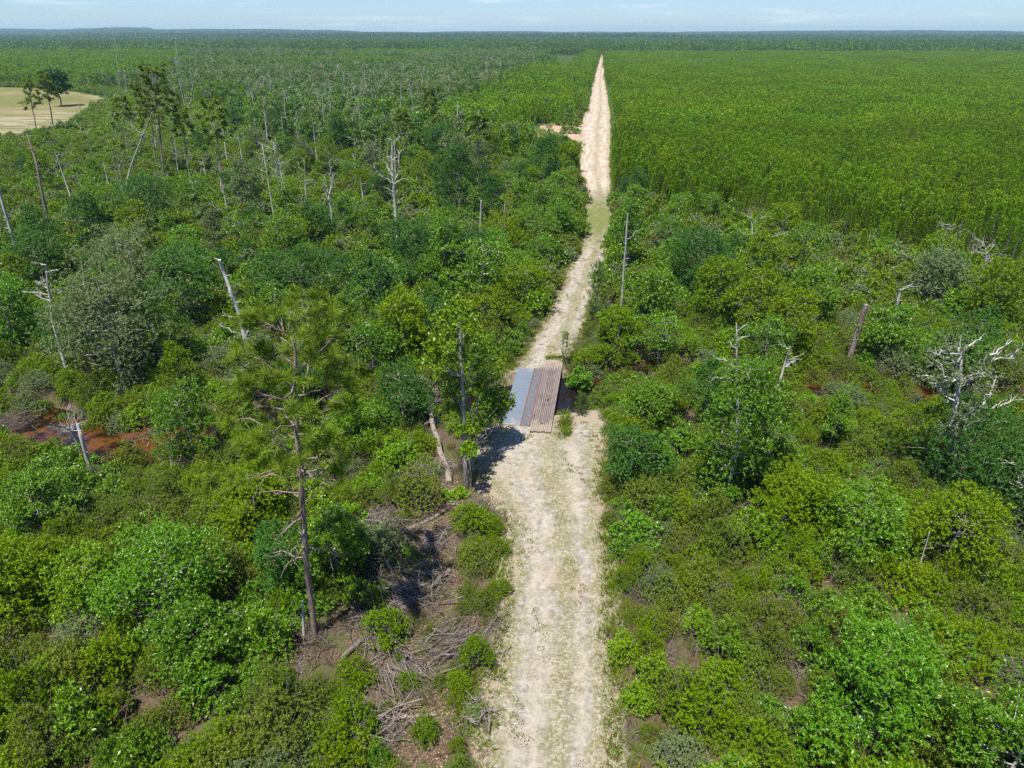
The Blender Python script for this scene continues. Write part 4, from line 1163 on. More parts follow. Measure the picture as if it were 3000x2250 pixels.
# ---------------------------------------------------------------- scattered growth
RS = np.random.default_rng(99)
def jgrid(s, x0, x1, y0, y1, jit=.85):
    xs = np.arange(x0, x1, s); ys = np.arange(y0, y1, s)
    X, Y = np.meshgrid(xs, ys); X = X + (np.arange(len(ys)) % 2 * s / 2)[:, None]
    P = np.stack([X.ravel(), Y.ravel()], 1)
    return P + RS.uniform(-.5, .5, P.shape) * s * jit

def inview(P, mu=420, mv=500):
    u, v = proj(np.column_stack([P, np.zeros(len(P))]))
    return (u > -mu) & (u < 3000 + mu) & (v < 2250 + mv) & (P[:, 1] > 3)

def uvof(P):
    return proj(np.column_stack([P[:, :2], np.zeros(len(P))]))

SPUR_C = np.array([(a[:2] + a[2:]) / 2 for a in SPUR])
SPUR_W = np.array([np.linalg.norm(a[:2] - a[2:]) / 2 for a in SPUR])
def spur_gap(P):
    return (np.linalg.norm(P[:, None, :2] - SPUR_C[None], axis=2) - SPUR_W[None] * .9).min(1)

# plantation border drawn across the photo, front line and far line
def is_plant(P):
    u, v = uvof(P)
    wv = 16 * np.sin(u * .021) + 10 * np.sin(u * .057 + 1) + 9 * np.sin(P[:, 0] * 1.7 + P[:, 1] * 2.3)
    return (P[:, 0] > road_x(P[:, 1])) & (v + wv < np.interp(u, [1700, 1790, 2300, 3000, 3400], [565, 585, 672, 790, 820])) & (P[:, 1] < 1060)

def litter(P):
    """bare leaf litter with brush between the lone pine and the track"""
    u, v = uvof(P)
    wv = 70 * np.sin(P[:, 0] * 1.1 + P[:, 1] * .7) + 50 * np.sin(P[:, 1] * 1.9 - P[:, 0] * .6)
    L = (v > 1290) & (u + wv > np.interp(v, [1290, 1500, 1700, 1900, 2250], [1200, 1160, 1080, 1060, 1040])) & (P[:, 0] < road_x(P[:, 1]))
    green = ((u + wv * .5 > 1375) & (v > 1470) & (v < 1830)) | ((road_gap(P) < 1.5) & (v > 1480)) | (wv > 70)
    return L & ~green

def free(P, rad):
    g = road_gap(P); ok = g > rad * np.where(P[:, 1] > 60, .42, .72)
    ok &= bridge_gap(P) > rad * .9
    ok &= clearing_f(P)[0] > 1.02
    ok &= spur_gap(P) > rad * .5
    u, v = uvof(P); c = creek_d(P)
    openw = (u > 10) & (u < 525)
    ok &= c > np.where(openw, 1.3 + rad * .5, np.where(np.abs(u - 1590) < 130, 2.6, .4))
    # keep the view over the open stretch of water
    near = openw & (v > 1290) & (c < 3.3)
    ok &= ~near
    T = np.array([(x, y) for x, y, r in TREES_XY]); T2 = np.array([r for x, y, r in TREES_XY])
    for i in range(0, len(P), 4000):
        d = (np.linalg.norm(P[i:i + 4000, None] - T[None], axis=2) - (T2 - .5)[None]).min(1)
        ok[i:i + 4000] &= d > (rad[i:i + 4000] if hasattr(rad, "__len__") else rad) * .45 + .2
    return ok

def species(P, rng):
    """pick a shrub kind from broad natural patches"""
    x, y = P[:, 0], P[:, 1]
    n = np.sin(x * .19 + 1) * np.cos(y * .23 + .5) + .7 * np.sin(x * .43 - y * .31) + rng.normal(0, .55, len(P))
    return np.select([n < -.95, n < -.25, n < .55, n < 1.05], [np.full(len(P), k) for k in ('bay', 'olive', 'titi', 'olive')], 'lime'), n

def join(*mes):
    mb = MB(); mats = []
    for me in mes:
        n = len(me.vertices); V = np.empty(n * 3, np.float32); me.vertices.foreach_get('co', V)
        k = len(me.polygons); ls = np.empty(k, np.int32); lt = np.empty(k, np.int32); mi = np.empty(k, np.int32)
        me.polygons.foreach_get('loop_start', ls); me.polygons.foreach_get('loop_total', lt); me.polygons.foreach_get('material_index', mi)
        lv = np.empty(len(me.loops), np.int32); me.loops.foreach_get('vertex_index', lv)
        base = mb.n; V = V.reshape(-1, 3)
        first = True
        for t in np.unique(lt):
            s = lt == t
            F = lv[ls[s][:, None] + np.arange(t)[None]]
            mb.V.append(V if first else np.zeros((0, 3))); mb.F.append(F + base); mb.M.append(mi[s] + len(mats)); first = False
        mb.n += n
        mats += list(me.materials)
    return mb.mesh('plant', mats)

def scatter(name, protos, P, var, rot, scl, label, cat, kind='stuff'):
    """ONE object: many plants nobody could count, drawn from a few plant meshes"""
    me = bpy.data.meshes.new(name)
    n = len(P)
    me.vertices.add(n); me.vertices.foreach_set('co', np.asarray(P, np.float32).ravel())
    for nm, ty, dat in (('var', 'INT', np.asarray(var, np.int32)), ('rotz', 'FLOAT', np.asarray(rot, np.float32)), ('scl', 'FLOAT', np.asarray(scl, np.float32))):
        a = me.attributes.new(nm, ty, 'POINT'); a.data.foreach_set('value', dat)
    o = obj(name, me)
    ng = bpy.data.node_groups.new(name + '_nodes', 'GeometryNodeTree')
    ng.interface.new_socket('Geometry', in_out='INPUT', socket_type='NodeSocketGeometry')
    ng.interface.new_socket('Geometry', in_out='OUTPUT', socket_type='NodeSocketGeometry')
    gi = ng.nodes.new('NodeGroupInput'); go = ng.nodes.new('NodeGroupOutput')
    jn = ng.nodes.new('GeometryNodeJoinGeometry')
    def att(nm, ty):
        q = ng.nodes.new('GeometryNodeInputNamedAttribute'); q.data_type = ty; q.inputs['Name'].default_value = nm
        return next(s for s in q.outputs if s.enabled and s.name == 'Attribute')
    va, ro, sc = att('var', 'INT'), att('rotz', 'FLOAT'), att('scl', 'FLOAT')
    cx = ng.nodes.new('ShaderNodeCombineXYZ'); ng.links.new(ro, cx.inputs[2])
    for i, pm in enumerate(protos):
        po = bpy.data.objects.new('plant_source', pm)
        oi = ng.nodes.new('GeometryNodeObjectInfo'); oi.inputs['Object'].default_value = po; oi.inputs['As Instance'].default_value = False
        cp = ng.nodes.new('FunctionNodeCompare'); cp.data_type = 'INT'; cp.operation = 'EQUAL'
        ins = [s for s in cp.inputs if s.enabled]
        ng.links.new(va, ins[0]); ins[1].default_value = i
        ip = ng.nodes.new('GeometryNodeInstanceOnPoints')
        ng.links.new(gi.outputs[0], ip.inputs['Points']); ng.links.new(cp.outputs[0], ip.inputs['Selection'])
        ng.links.new(oi.outputs['Geometry'], ip.inputs['Instance']); ng.links.new(cx.outputs[0], ip.inputs['Rotation']); ng.links.new(sc, ip.inputs['Scale'])
        ng.links.new(ip.outputs[0], jn.inputs[0])
    ng.links.new(jn.outputs[0], go.inputs[0])
    md = o.modifiers.new('growth', 'NODES'); md.node_group = ng
    o['kind'] = kind
    if label: o['label'] = label; o['category'] = cat
    return o

KN = {'titi': 'yellow-green fine-leaved', 'olive': 'dull olive', 'bay': 'glossy green big-leaved', 'lime': 'bright lime green', 'grey': 'grey-green'}
# --- random broadleaf trees in the thicket (each one a thing)
P = jgrid(6.2, -150, 150, 18, 235)
P = P[inview(P, 60, 60)]; u, v = uvof(P)
left = P[:, 0] < road_x(P[:, 1])
dens = np.where(left, np.where(v > 1350, .15, np.where(v > 760, .70, np.where(u < 740, .10, .30))), np.where(v > 1300, .18, .36))
P = P[(RS.uniform(0, 1, len(P)) < dens)]
P = P[free(P, 3.2) & ~is_plant(P) & ~litter(P)]
T0 = np.array([(x, y) for x, y, r in TREES_XY])
P = P[np.linalg.norm(P[:, None] - T0[None], axis=2).min(1) > 2.6]
_lk = {'bay': 'glossy green', 'dark': 'dark green', 'grey': 'grey-green', 'titi': 'yellow-green'}
CAPS = {'n': 0}
for p in P[np.argsort(P[:, 1])][:205]:
    k = str(RS.choice(['bay', 'dark', 'grey', 'titi'], p=[.36, .26, .14, .24]))
    i = int(RS.choice(4, p=[.25, .28, .17, .30] if p[1] > 60 else [.35, .2, .4, .05]))
    sc = RS.uniform(.7, 1.25) * (1 if p[1] > 55 else .72)
    r = put('broadleaf_tree', [('crown', TREE[k][i][0]), ('trunk', TREE[k][i][1])], (p[0], p[1], hz(*p)), RS.uniform(0, 6.28), sc)
    side = LS if p[0] < road_x(p[1]) else PS
    rng_ = 'before the creek' if p[1] < 48 else 'just past the creek' if p[1] < 85 else 'in the middle thicket' if p[1] < 150 else 'in the far thicket'
    size = 'small' if sc < .72 else 'mid-sized' if sc < .95 else 'large'
    tag(r, f'{size} {_lk[k]} tree {rng_} {side}', 'tree', f'{_lk[k]} trees {rng_} {side}')
    TREES_XY.append((p[0], p[1], .6))

# --- shrubs close to the camera
P = jgrid(1.62, -95, 95, 8, 76); P = P[inview(P, 500, 700)]
sc = .55 + 1.0 * RS.beta(1.5, 2.4, len(P))
lit = litter(P)
sc = np.where(lit, RS.uniform(.22, .58, len(P)), sc)
keep = free(P, 1.2 * sc) & ~is_plant(P) & (~lit | (RS.uniform(0, 1, len(P)) < .72))
keep &= RS.uniform(0, 1, len(P)) < .90
P, sc, lit = P[keep], sc[keep], lit[keep]
g = road_gap(P)
sc = np.where(g < 2.2, np.minimum(sc, RS.uniform(.42, .8, len(P))), sc)
sp, _n = species(P, RS)
sp = np.where(RS.uniform(0, 1, len(P)) < .07, 'grey', sp)
vis = inview(P, 30, 30)
order = np.argsort(np.where(vis, np.hypot(P[:, 1], CAM_H) + np.abs(P[:, 0]) * .2, 1e6))
own = np.zeros(len(P), bool); own[order[:290]] = True
Z = hgt(P)
for i in np.nonzero(own)[0]:
    k = str(sp[i]); va = int(RS.integers(3))
    r = put('shrub', [('foliage', SHRUB[k][va][0]), ('stem', SHRUB[k][va][1])], (P[i, 0], P[i, 1], Z[i]), RS.uniform(0, 6.28), (sc[i] * RS.uniform(.9, 1.1), sc[i] * RS.uniform(.9, 1.1), sc[i] * RS.uniform(.85, 1.45)))
    side = LS if P[i, 0] < road_x(P[i, 1]) else PS
    where = 'in the litter among the brush piles' if lit[i] else 'at the very edge of the track' if g[i] < 2.5 else 'a few steps in from the track' if g[i] < 8 else 'deep in the thicket'
    lab = f'{KN[k]} shrub {where}' + ('' if lit[i] else ' ' + side.replace('of the sandy track', ''))
    lab = lab.strip()
    tag(r, lab, 'shrub', lab.replace(' shrub ', ' shrubs '))
kinds = list(specs)
rest = ~own
protos, vmap = [], {}
for k in kinds:
    for i in range(3):
        vmap[(k, i)] = len(protos); protos.append(join(*SHRUB[k][i]))
var = np.array([vmap[(str(k), int(RS.integers(3)))] for k in sp[rest]])
nearP = np.column_stack([P[rest], Z[rest]]); near_s = sc[rest]

# --- shrubs in the middle distance
P = jgrid(2.15, -190, 190, 76, 215); P = P[inview(P, 250, 100)]
sc = RS.uniform(.65, 1.3, len(P))
P_ok = free(P, 1.5 * sc) & ~is_plant(P)
P, sc = P[P_ok], sc[P_ok]
sp, _n = species(P, RS); sp = np.where(RS.uniform(0, 1, len(P)) < .2, 'grey', sp)
o0 = len(protos); vm = {}
for k in kinds:
    for i in range(2):
        vm[(k, i)] = len(protos); protos.append(join(*MID[k][i]))
var = np.concatenate([var, [vm[(str(k), int(RS.integers(2)))] for k in sp]])
allP = np.concatenate([nearP, np.column_stack([P, hgt(P)])]); alls = np.concatenate([near_s, sc])

# --- far thicket patches
def patch(seed, L, n, hr, rr, nf, size, shape, mats, pm, dead=0, dead_mat=None):
    rng = np.random.default_rng(seed); mb = MB()
    g = int(math.ceil(math.sqrt(n))); k = 0
    for i in range(g):
        for j in range(g):
            k += 1
            if k > n: break
            c = [(i + .5 + rng.uniform(-.45, .45)) / g * L - L / 2, (j + .5 + rng.uniform(-.45, .45)) / g * L - L / 2, 0]
            h = rng.uniform(*hr); r = rng.uniform(*rr) * (h / hr[1]) ** .5
            m = int(rng.choice(len(mats), p=pm))
            sh = shape if isinstance(shape, str) else shape[m]
            low_crown(mb, rng, c, h, r, nf, size, sh, m)
    for i in range(dead):
        c = np.array([rng.uniform(-L / 2, L / 2), rng.uniform(-L / 2, L / 2), 0]); h = rng.uniform(hr[0], hr[1] * 1.15)
        tp = wander(rng, c, c + [rng.normal(0, .6), rng.normal(0, .6), h], 5, .04)
        mb.tube(tp, np.linspace(.2, .06, 5), 4, m=len(mats), cap=False)
        for q in range(5):
            z = rng.uniform(.55, 1); b = tp[0] + (tp[-1] - tp[0]) * z
            mb.tube(wander(rng, b, b + rng.normal(0, 1.1, 3) + [0, 0, .7], 3, .1), [.06, .04, .02], 3, m=len(mats), cap=False)
    return mb.mesh('growth_patch', list(mats) + ([dead_mat] if dead_mat else []))

thick = [patch(40 + i, 13, 34, (1.4, 3.2), (1.1, 1.9), 150, .40, 'dome', [M['titi'], M['olive'], M['bay'], M['grey']], [.3, .3, .22, .18], 1, M['snag']) for i in range(3)]
o1 = len(protos); protos += thick
P = jgrid(10.5, -330, 200, 210, 470); P = P[inview(P, 200, 50)]
P = P[(road_gap(P) > 7) & (clearing_f(P)[0] > 1.10) & (spur_gap(P) > 8) & ~is_plant(P) & ~((P[:, 0] < road_x(P[:, 1])) & (P[:, 0] > SPUR_C[:, 0].min() - 7) & (P[:, 1] < SPUR_C[:, 1].mean() + 6))]
# a ring of single shrubs closes the gap round clearing and track
Pr = jgrid(2.6, -330, 60, 205, 470); Pr = Pr[inview(Pr, 150, 50)]
cfr = clearing_f(Pr)[0]; gr = road_gap(Pr)
Pr = Pr[(((cfr > 1.03) & (cfr < 1.16)) | ((gr > 1.2) & (gr < 9))) & (cfr > 1.03) & (spur_gap(Pr) > 1.2) & ~is_plant(Pr)]
var = np.concatenate([var, RS.integers(0, 3, len(P)) + o1, RS.integers(0, 10, len(Pr)) + o0])
allP = np.concatenate([allP, np.column_stack([P, np.zeros(len(P))]), np.column_stack([Pr, np.zeros(len(Pr))])])
alls = np.concatenate([alls, RS.uniform(.9, 1.15, len(P)), np.where((Pr[:, 0] > SPUR_C[:, 0].min() - 7) & (Pr[:, 1] < SPUR_C[:, 1].mean()), .5, 1) * RS.uniform(.7, 1.2, len(Pr))])
scatter('undergrowth', protos, allP, var, RS.uniform(0, 6.28, len(allP)), alls, 'dense mixed green thicket filling the ground between the trees', 'thicket')

# --- plantation
P = jgrid(1.62, 0, 420, 75, 330, 1.0); P = P[inview(P, 200, 50)]
P = P[is_plant(P) & (road_gap(P) > .9)]
front = ~is_plant(P - np.array([0, 13.0])) | ((road_gap(P) < 11) & (P[:, 1] < 214))
lone = jgrid(5.5, 0, 150, 78, 150, 1.0)
lone = lone[inview(lone, 50, 50) & (lone[:, 0] > road_x(lone[:, 1]) + 4) & ~is_plant(lone) & is_plant(lone + np.array([0, 26.0])) & (RS.uniform(0, 1, len(lone)) < .5)]
P = np.concatenate([P[front], lone])
vis = inview(P, 10, 10)
order = np.argsort(np.where(vis, P[:, 1] + np.abs(P[:, 0]) * .25, 1e6))
own = np.zeros(len(P), bool); own[order[:285]] = True
for i in np.nonzero(own)[0]:
    k = int(RS.integers(4)); s = RS.uniform(.72, 1.12)
    r = put('young_pine', [('crown', PINE[k][0]), ('trunk', PINE[k][1])], (P[i, 0], P[i, 1], hz(*P[i])), RS.uniform(0, 6.28), s)
    gx = P[i, 0] - road_x(P[i, 1])
    w = 'beside the sandy track' if gx < 14 else 'behind the white-limbed tree' if gx < 34 else 'behind the leafless grey trees' if gx < 62 else 'far from the track'
    sz = ('short' if s * PINE[k][0].vertices[0].co.z * 0 + s < .84 else 'taller' if s > 1.0 else 'mid-height')
    tag(r, f'{sz} young pine at the plantation front, {w}', 'pine tree', f'{sz} plantation pines {w}')
pp = [join(*q) for q in PINE]
restP = P[~own]; rv = RS.integers(0, 4, len(restP)); rs_ = RS.uniform(.62, 1.15, len(restP))
pl = [patch(60 + i, 22, 144, (4.2, 7.0), (1.1, 1.5), 130, .60, 'cone', [M['pine'], M['farpine'], M['bay'], M['olive']], [.60, .34, .03, .03]) for i in range(4)]
pn_ = [patch(66 + i, 14, 70, (4.2, 6.8), (1.05, 1.45), 400, .34, 'cone', [M['pine'], M['farpine'], M['olive'], M['bay']], [.58, .34, .05, .03]) for i in range(4)]
pp += pl + pn_
P2 = jgrid(19.5, 0, 1100, 235, 1070, .35); P2 = P2[inview(P2, 150, 50)]
P2 = P2[is_plant(P2) & (road_gap(P2) > 13)]
P5 = jgrid(12.6, 0, 420, 85, 232, .3); P5 = P5[inview(P5, 250, 50)]
P5 = P5[is_plant(P5 - np.array([0, 8.0])) & (road_gap(P5) > 8.5)]
# single pines along the track, both sides, further out
cor = [patch(170 + i, 6.4, 18, (4.2, 6.8), (1.05, 1.45), 260, .42, 'cone', [M['pine'], M['farpine'], M['olive']], [.56, .38, .06]) for i in range(3)]
ppn = len(pp); pp += cor
P3 = jgrid(5.6, -60, 190, 210, 1060, .3); g3 = road_gap(P3); P3 = P3[(g3 > 4.2) & (g3 < 18) & (P3[:, 0] > road_x(P3[:, 1]))]
PLP = np.concatenate([np.column_stack([restP, hgt(restP)]), np.column_stack([P2, np.zeros(len(P2))]), np.column_stack([P5, np.zeros(len(P5))]), np.column_stack([P3, np.zeros(len(P3))])])
PLV = np.concatenate([rv, RS.integers(4, 8, len(P2)), RS.integers(8, 12, len(P5)), RS.integers(ppn, ppn + 3, len(P3))])
PLS = np.concatenate([rs_, RS.uniform(.9, 1.1, len(P2)), RS.uniform(.92, 1.08, len(P5)), RS.uniform(.9, 1.1, len(P3))])
scatter('pine_plantation', pp, PLP, PLV, RS.uniform(0, 6.28, len(PLP)), PLS, 'dense even-aged plantation of young pines reaching far back beside the track', 'plantation')

# --- mixed swamp forest and pine woods on the other side
sw = [patch(80 + i, 26, 46, (5.0, 10.5), (1.5, 2.6), 210, .62, ['dome', 'dome', 'dome', 'cone', 'dome'], [M['forest'], M['grey'], M['dark'], M['farpine'], M['bay']], [.26, .24, .14, .22, .14], 2, M['snag']) for i in range(4)]
gy = [patch(90 + i, 26, 44, (6.0, 11.5), (1.6, 2.8), 190, .62, ['dome', 'dome', 'dome'], [M['grey'], M['forest'], M['dark']], [.50, .32, .18], 4, M['snag']) for i in range(2)]
pw = [patch(100 + i, 26, 78, (5.0, 9.0), (1.3, 2.0), 100, .75, ['cone', 'cone', 'dome'], [M['farpine'], M['pine'], M['forest']], [.60, .25, .15], 0, None) for i in range(3)]
yp = [patch(110 + i, 10, 17, (4.5, 8.0), (1.2, 2.0), 130, .55, ['cone', 'cone', 'dome'], [M['pine'], M['farpine'], M['forest']], [.5, .3, .2], 0, None) for i in range(3)]
def zone_left(P):
    u, v = uvof(P)
    n = .5 * np.sin(P[:, 0] * .021 + 2) + .5 * np.cos(P[:, 1] * .017 + P[:, 0] * .008) + RS.normal(0, .25, len(P))
    isw = (P[:, 1] < 520) & (u > 360)
    return u, v, n, isw
Q = jgrid(20, -1100, 40, 130, 1070, .4); Q = Q[inview(Q, 150, 50)]
u, v, n, isw = zone_left(Q); g = road_gap(Q)
lim = np.interp(u, [-600, 300, 500, 700, 900, 1240, 1500], [258, 262, 285, 335, 430, 500, 520])
keep = (Q[:, 0] < road_x(Q[:, 1])) & (g > 15) & (clearing_f(Q)[0] > 1.12) & (v < lim) & (spur_gap(Q) > 11)
Q, u, v, n, g = Q[keep], u[keep], v[keep], n[keep], g[keep]
grey = (v > 150) & (v < 345) & (u > 430) & (n > -.05)
pines = ((v < 262) & (u < 560)) | (v < 205) & (n < .2) | ((g < 55) & (Q[:, 1] > 210))
qv = np.where(pines, RS.integers(6, 9, len(Q)), np.where(grey, RS.integers(4, 6, len(Q)), RS.integers(0, 4, len(Q))))
Q4 = jgrid(7.5, -120, 130, 150, 1060); g4 = road_gap(Q4)
Q4 = Q4[(g4 > 5.0) & (g4 < 19) & (Q4[:, 0] < road_x(Q4[:, 1])) & (spur_gap(Q4) > 6) & (Q4[:, 1] > 185)]
spf = lambda A: (A[:, 0] < road_x(A[:, 1])) & (A[:, 0] > SPUR_C[:, 0].min() - 7) & (A[:, 1] > 150) & (A[:, 1] < SPUR_C[:, 1].mean() + 6)
Q4 = Q4[~spf(Q4)]
wp = np.concatenate([Q, Q4]); wv = np.concatenate([qv, RS.integers(9, 12, len(Q4))])
scatter('mixed_woods', sw + gy + pw + yp, np.column_stack([wp, np.zeros(len(wp))]), wv, RS.uniform(0, 6.28, len(wp)), RS.uniform(.85, 1.12, len(wp)), 'mixed swamp forest and pine woods stretching back from the thicket', 'woods')

# --- far forest to the horizon
ff = [patch(120 + i, 64, 150, (8, 13), (2.6, 4.0), 46, 1.7, ['cone', 'dome', 'dome'], [M['horizon'], M['forest'], M['farpine']], [.5, .3, .2]) for i in range(3)]
hf = [patch(130 + i, 240, 420, (9, 15), (5, 8), 22, 4.2, ['cone', 'dome', 'dome'], [M['horizon'], M['horizon'], M['forest']], [.4, .4, .2]) for i in range(3)]
F1 = jgrid(56, -2600, 2600, 1085, 2700, .4); F1 = F1[inview(F1, 120, 50) & (np.abs(F1[:, 0] - np.interp(F1[:, 1], [1000, 3000], [road_x(1060), road_x(1060) * 2.9])) > 2)]
F2 = jgrid(215, -8500, 8500, 2750, 10500, .4); F2 = F2[inview(F2, 120, 50)]
fp = np.concatenate([F1, F2])
fs = np.concatenate([RS.uniform(.75, 1.15, len(F1)), RS.uniform(.8, 1.25, len(F2)) * (1 + .28 * (np.sin(F2[:, 0] * .0011 + F2[:, 1] * .0007) > .45))])
scatter('forest', ff + hf, np.column_stack([fp, far_rise(fp[:, 0], fp[:, 1])]), np.concatenate([RS.integers(0, 3, len(F1)), RS.integers(3, 6, len(F2))]), RS.uniform(0, 6.28, len(fp)), fs, 'unbroken dark forest running to the horizon', 'forest')

# --- grass along and on the track
def tuft(seed, n, h, r, mat, L=1.0):
    rng = np.random.default_rng(seed); mb = MB()
    a = rng.uniform(0, 6.28, n); q = r * np.sqrt(rng.uniform(0, 1, n))
    Pq = np.stack([np.cos(a) * q, np.sin(a) * q, np.full(n, -.02)], 1)
    T = unit(np.stack([np.cos(a) * .5, np.sin(a) * .5, np.ones(n)], 1) + rng.normal(0, .3, (n, 3)))
    leaves(mb, Pq, T, rng.normal(0, 1, (n, 3)), h * rng.uniform(.5, 1.1, n), .028 * L, 0)
    return mb.mesh('grass_tuft', mat)
gt = [tuft(1, 46, .42, .22, M['grass']), tuft(2, 40, .30, .25, M['grass'], 1.2), tuft(3, 30, .16, .16, M['grass'], 1.1), tuft(4, 30, .14, .16, M['drygrass'], 1.0), tuft(5, 40, .5, .2, M['olive'], 1.1), tuft(6, 70, 1.2, .35, M['olive'], .9), tuft(7, 60, 1.0, .35, M['drygrass'], .8)]
G = jgrid(.36, -14, 24, 17, 110, .95); gg = road_gap(G); bg = bridge_gap(G)
u, v = uvof(G)
edge = (gg > -.45) & (gg < 2.0) & (RS.uniform(0, 1, len(G)) < np.interp(gg, [-.45, 0, .4, 1.6, 2.0], [.10, .5, .85, .6, .1]))
nn = np.sin(G[:, 0] * 2.3 + G[:, 1] * .35) + np.sin(G[:, 1] * .9 + 1.3 * G[:, 0]) + RS.normal(0, .8, len(G))
on = (gg <= -.3) & (nn > 1.55)
lt = litter(G)
ok = (edge | on) & (bg > .12) & (creek_d(G) > 2.4) & ~(lt & (RS.uniform(0, 1, len(G)) < .7))
G, gg, on = G[ok], gg[ok], on[ok]
tv = np.where(on | (gg < -.1), RS.integers(2, 4, len(G)), RS.choice([0, 1, 4, 3, 2], len(G), p=[.28, .30, .16, .10, .16]))
gz = hgt(G) + np.where(gg < 0, .06, 0)
# sedge and weeds in the gaps of the near thicket
W = jgrid(1.15, -60, 60, 12, 62, 1.0); W = W[inview(W, 100, 200)]
W = W[(road_gap(W) > .5) & (creek_d(W) > 2.6) & (RS.uniform(0, 1, len(W)) < np.where(litter(W), .35, .8))]
G = np.concatenate([G, W]); gz = np.concatenate([gz, hgt(W)]); tv = np.concatenate([tv, RS.choice([0, 1, 4, 5, 6], len(W), p=[.2, .15, .2, .25, .2])])
# ranker grass at the bridge ends
ex = []
for (uu, vv, su, sv, n) in ((1655, 1245, 10, 22, 60), (1545, 1250, 14, 6, 26), (1630, 1050, 26, 3, 30), (1520, 1078, 40, 5, 40), (1345, 2040, 12, 60, 40), (1790, 1450, 14, 180, 90), (1800, 1850, 16, 200, 90)):
    for _ in range(n):
        ex.append(gp(uu + RS.normal(0, su), vv + RS.normal(0, sv))[:2])
ex = np.array(ex); ex = ex[(bridge_gap(ex) > .08)]
G = np.concatenate([G, ex]); gz = np.concatenate([gz, hgt(ex) + .03]); tv = np.concatenate([tv, RS.choice([0, 1, 4], len(ex))])
scatter('grass', gt, np.column_stack([G, gz]), tv, RS.uniform(0, 6.28, len(G)), RS.uniform(.6, 1.35, len(G)), 'grass and weeds fringing and dotting the sandy track', 'grass')

# --- dead twigs and leaf litter on the thicket floor
def spray(seed, n, r, h):
    rng = np.random.default_rng(seed); mb = MB()
    for i in range(n):
        a = rng.uniform(0, 6.28); b = np.array([math.cos(a) * r, math.sin(a) * r, h * rng.uniform(.3, 1.2)]) * rng.uniform(.4, 1)
        mb.tube(wander(rng, (rng.normal(0, r * .2), rng.normal(0, r * .2), 0), b, 4, .14), np.linspace(.016, .005, 4), 3, cap=False)
    return mb.mesh('dead_twig_spray', M['twig'])
tw = [spray(i, 26, 1.2, 1.5) for i in range(3)] + [spray(9, 22, .9, .5)]
D = jgrid(2.3, -90, 90, 12, 100); D = D[inview(D, 100, 200)]
D = D[free(D, .9) & ~is_plant(D)]
D2 = jgrid(3.2, 4, 75, 72, 108); D2 = D2[inview(D2, 50, 50) & (D2[:, 0] > road_x(D2[:, 1]) + 4) & ~is_plant(D2) & (RS.uniform(0, 1, len(D2)) < .6)]
nD = len(D); D = np.concatenate([D, D2])
lt = litter(D)
dv = np.where(lt, 3, RS.integers(0, 4, len(D)))
scatter('dead_undergrowth', tw, np.column_stack([D, hgt(D)]), dv, RS.uniform(0, 6.28, len(D)), np.concatenate([RS.uniform(.7, 1.4, nD), RS.uniform(1.5, 2.6, len(D2))]), 'grey dead twigs showing through gaps in the thicket', 'dead twigs')

lf = MB(); Lq = jgrid(.115, -16, 4, 16, 45, 1.0); Lq = Lq[litter(Lq) & (road_gap(Lq) > .1)]
Lq = Lq[RS.uniform(0, 1, len(Lq)) < .8]
n = len(Lq)
leaves(lf, np.column_stack([Lq, hgt(Lq) + RS.uniform(.015, .06, n)]), RS.normal(0, 1, (n, 3)) * [1, 1, .25], RS.normal(0, .35, (n, 3)) + [0, 0, 1], RS.uniform(.08, .2, n), RS.uniform(.03, .09, n), 0)
ll = obj('leaf_litter', lf.mesh('leaf_litter', M['drygrass'])); struct(ll, 'stuff'); ll['label'] = 'pinkish brown dead leaves covering the ground among the brush piles'; ll['category'] = 'leaf litter'

# ---------------------------------------------------------------- haze, sky, sun, camera
hm, nt, no, li = newmat('haze_air')
pv = N(nt, 'ShaderNodeVolumePrincipled')
pv.inputs['Color'].default_value = (.55, .82, .97, 1); pv.inputs['Density'].default_value = .00009; pv.inputs['Anisotropy'].default_value = .2
pv.inputs['Density Attribute'].default_value = ''
li.new(pv.outputs[0], N(nt, 'ShaderNodeOutputMaterial').inputs['Volume'])
try: hm.cycles.homogeneous_volume = True
except Exception: pass
hb = obj('haze', MB().box((0, 5150, 41.0), (11000, 0, 0), (0, 5850, 0), (0, 0, 44.0)).mesh('haze', hm)); struct(hb, 'stuff')

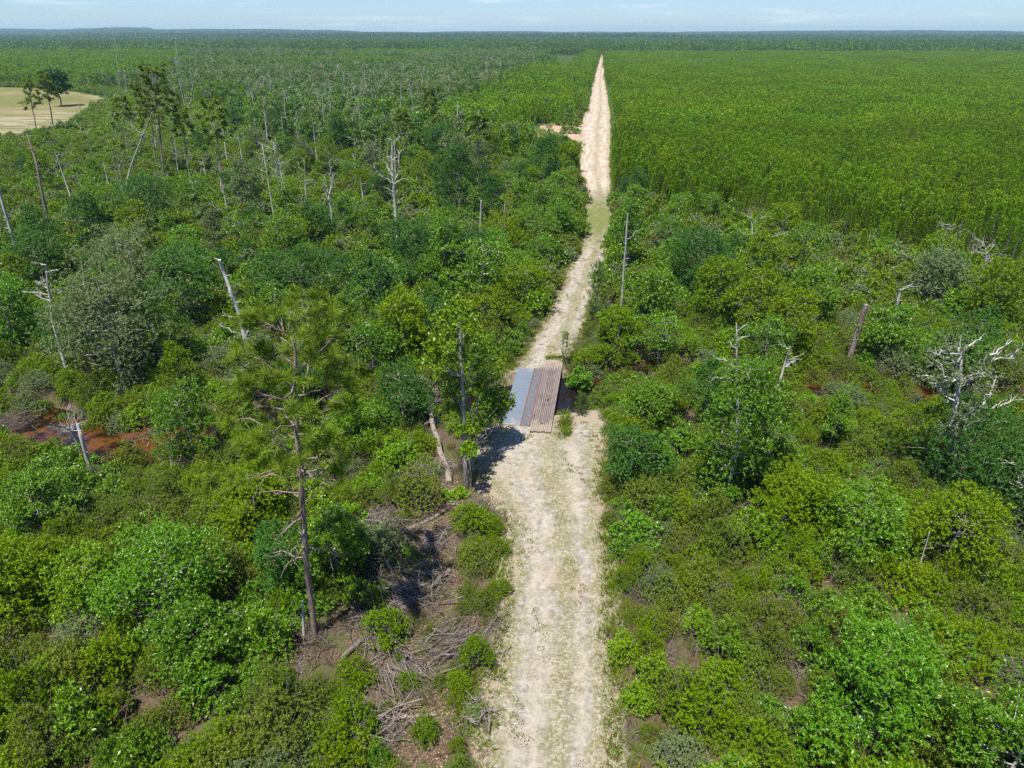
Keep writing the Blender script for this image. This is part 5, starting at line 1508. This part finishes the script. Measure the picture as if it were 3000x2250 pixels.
SUN = Vector((-.17, -.31, .935)).normalized()
w = bpy.data.worlds.new('World'); S.world = w; w.use_nodes = True
nt = w.node_tree; nt.nodes.clear()
sky = N(nt, 'ShaderNodeTexSky', sky_type='NISHITA'); sky.sun_disc = False
sky.sun_elevation = math.asin(SUN.z); sky.sun_rotation = math.atan2(SUN.x, SUN.y)
sky.air_density = 1.0; sky.dust_density = .2; sky.ozone_density = 4.0
tc = N(nt, 'ShaderNodeTexCoord'); mp = N(nt, 'ShaderNodeMapping'); nt.links.new(tc.outputs['Generated'], mp.inputs[0]); mp.inputs['Scale'].default_value = (3.0, 3.0, 34.0)
cl = noise(nt, mp.outputs[0], 2.2, 6, .6)
tint = mixc(nt, 1.0, sky.outputs[0], (.68, .85, 1.15), 'MULTIPLY')
c = mixc(nt, mth(nt, 'MULTIPLY', ramp(nt, cl, .52, .72), .35), tint, (8.2, 8.6, 9.2))
bg = N(nt, 'ShaderNodeBackground'); nt.links.new(c, bg.inputs[0]); bg.inputs[1].default_value = .060
nt.links.new(bg.outputs[0], N(nt, 'ShaderNodeOutputWorld').inputs[0])

sl = bpy.data.lights.new('sun', 'SUN'); sl.energy = 4.2; sl.angle = R(.53); sl.color = (1, .955, .88)
so = bpy.data.objects.new('sun', sl); COL.objects.link(so); so.rotation_euler = (-SUN).to_track_quat('-Z', 'Y').to_euler(); so.location = (0, 0, 60)

cd = bpy.data.cameras.new('camera'); cd.lens = 24; cd.sensor_width = 36; cd.clip_end = 40000; cd.clip_start = .1
co = bpy.data.objects.new('camera', cd); COL.objects.link(co); co.location = (0, 0, CAM_H); co.rotation_euler = (math.pi / 2 - PITCH, 0, 0)
S.camera = co
S.view_settings.view_transform = 'Standard'; S.view_settings.look = 'None'; S.view_settings.exposure = 1.15; S.view_settings.gamma = 1
S.render.resolution_x, S.render.resolution_y = 1024, 768
cy_ = S.cycles
cy_.max_bounces = 5; cy_.diffuse_bounces = 3; cy_.glossy_bounces = 2; cy_.transmission_bounces = 3; cy_.volume_bounces = 0; cy_.transparent_max_bounces = 4
cy_.use_denoising = False
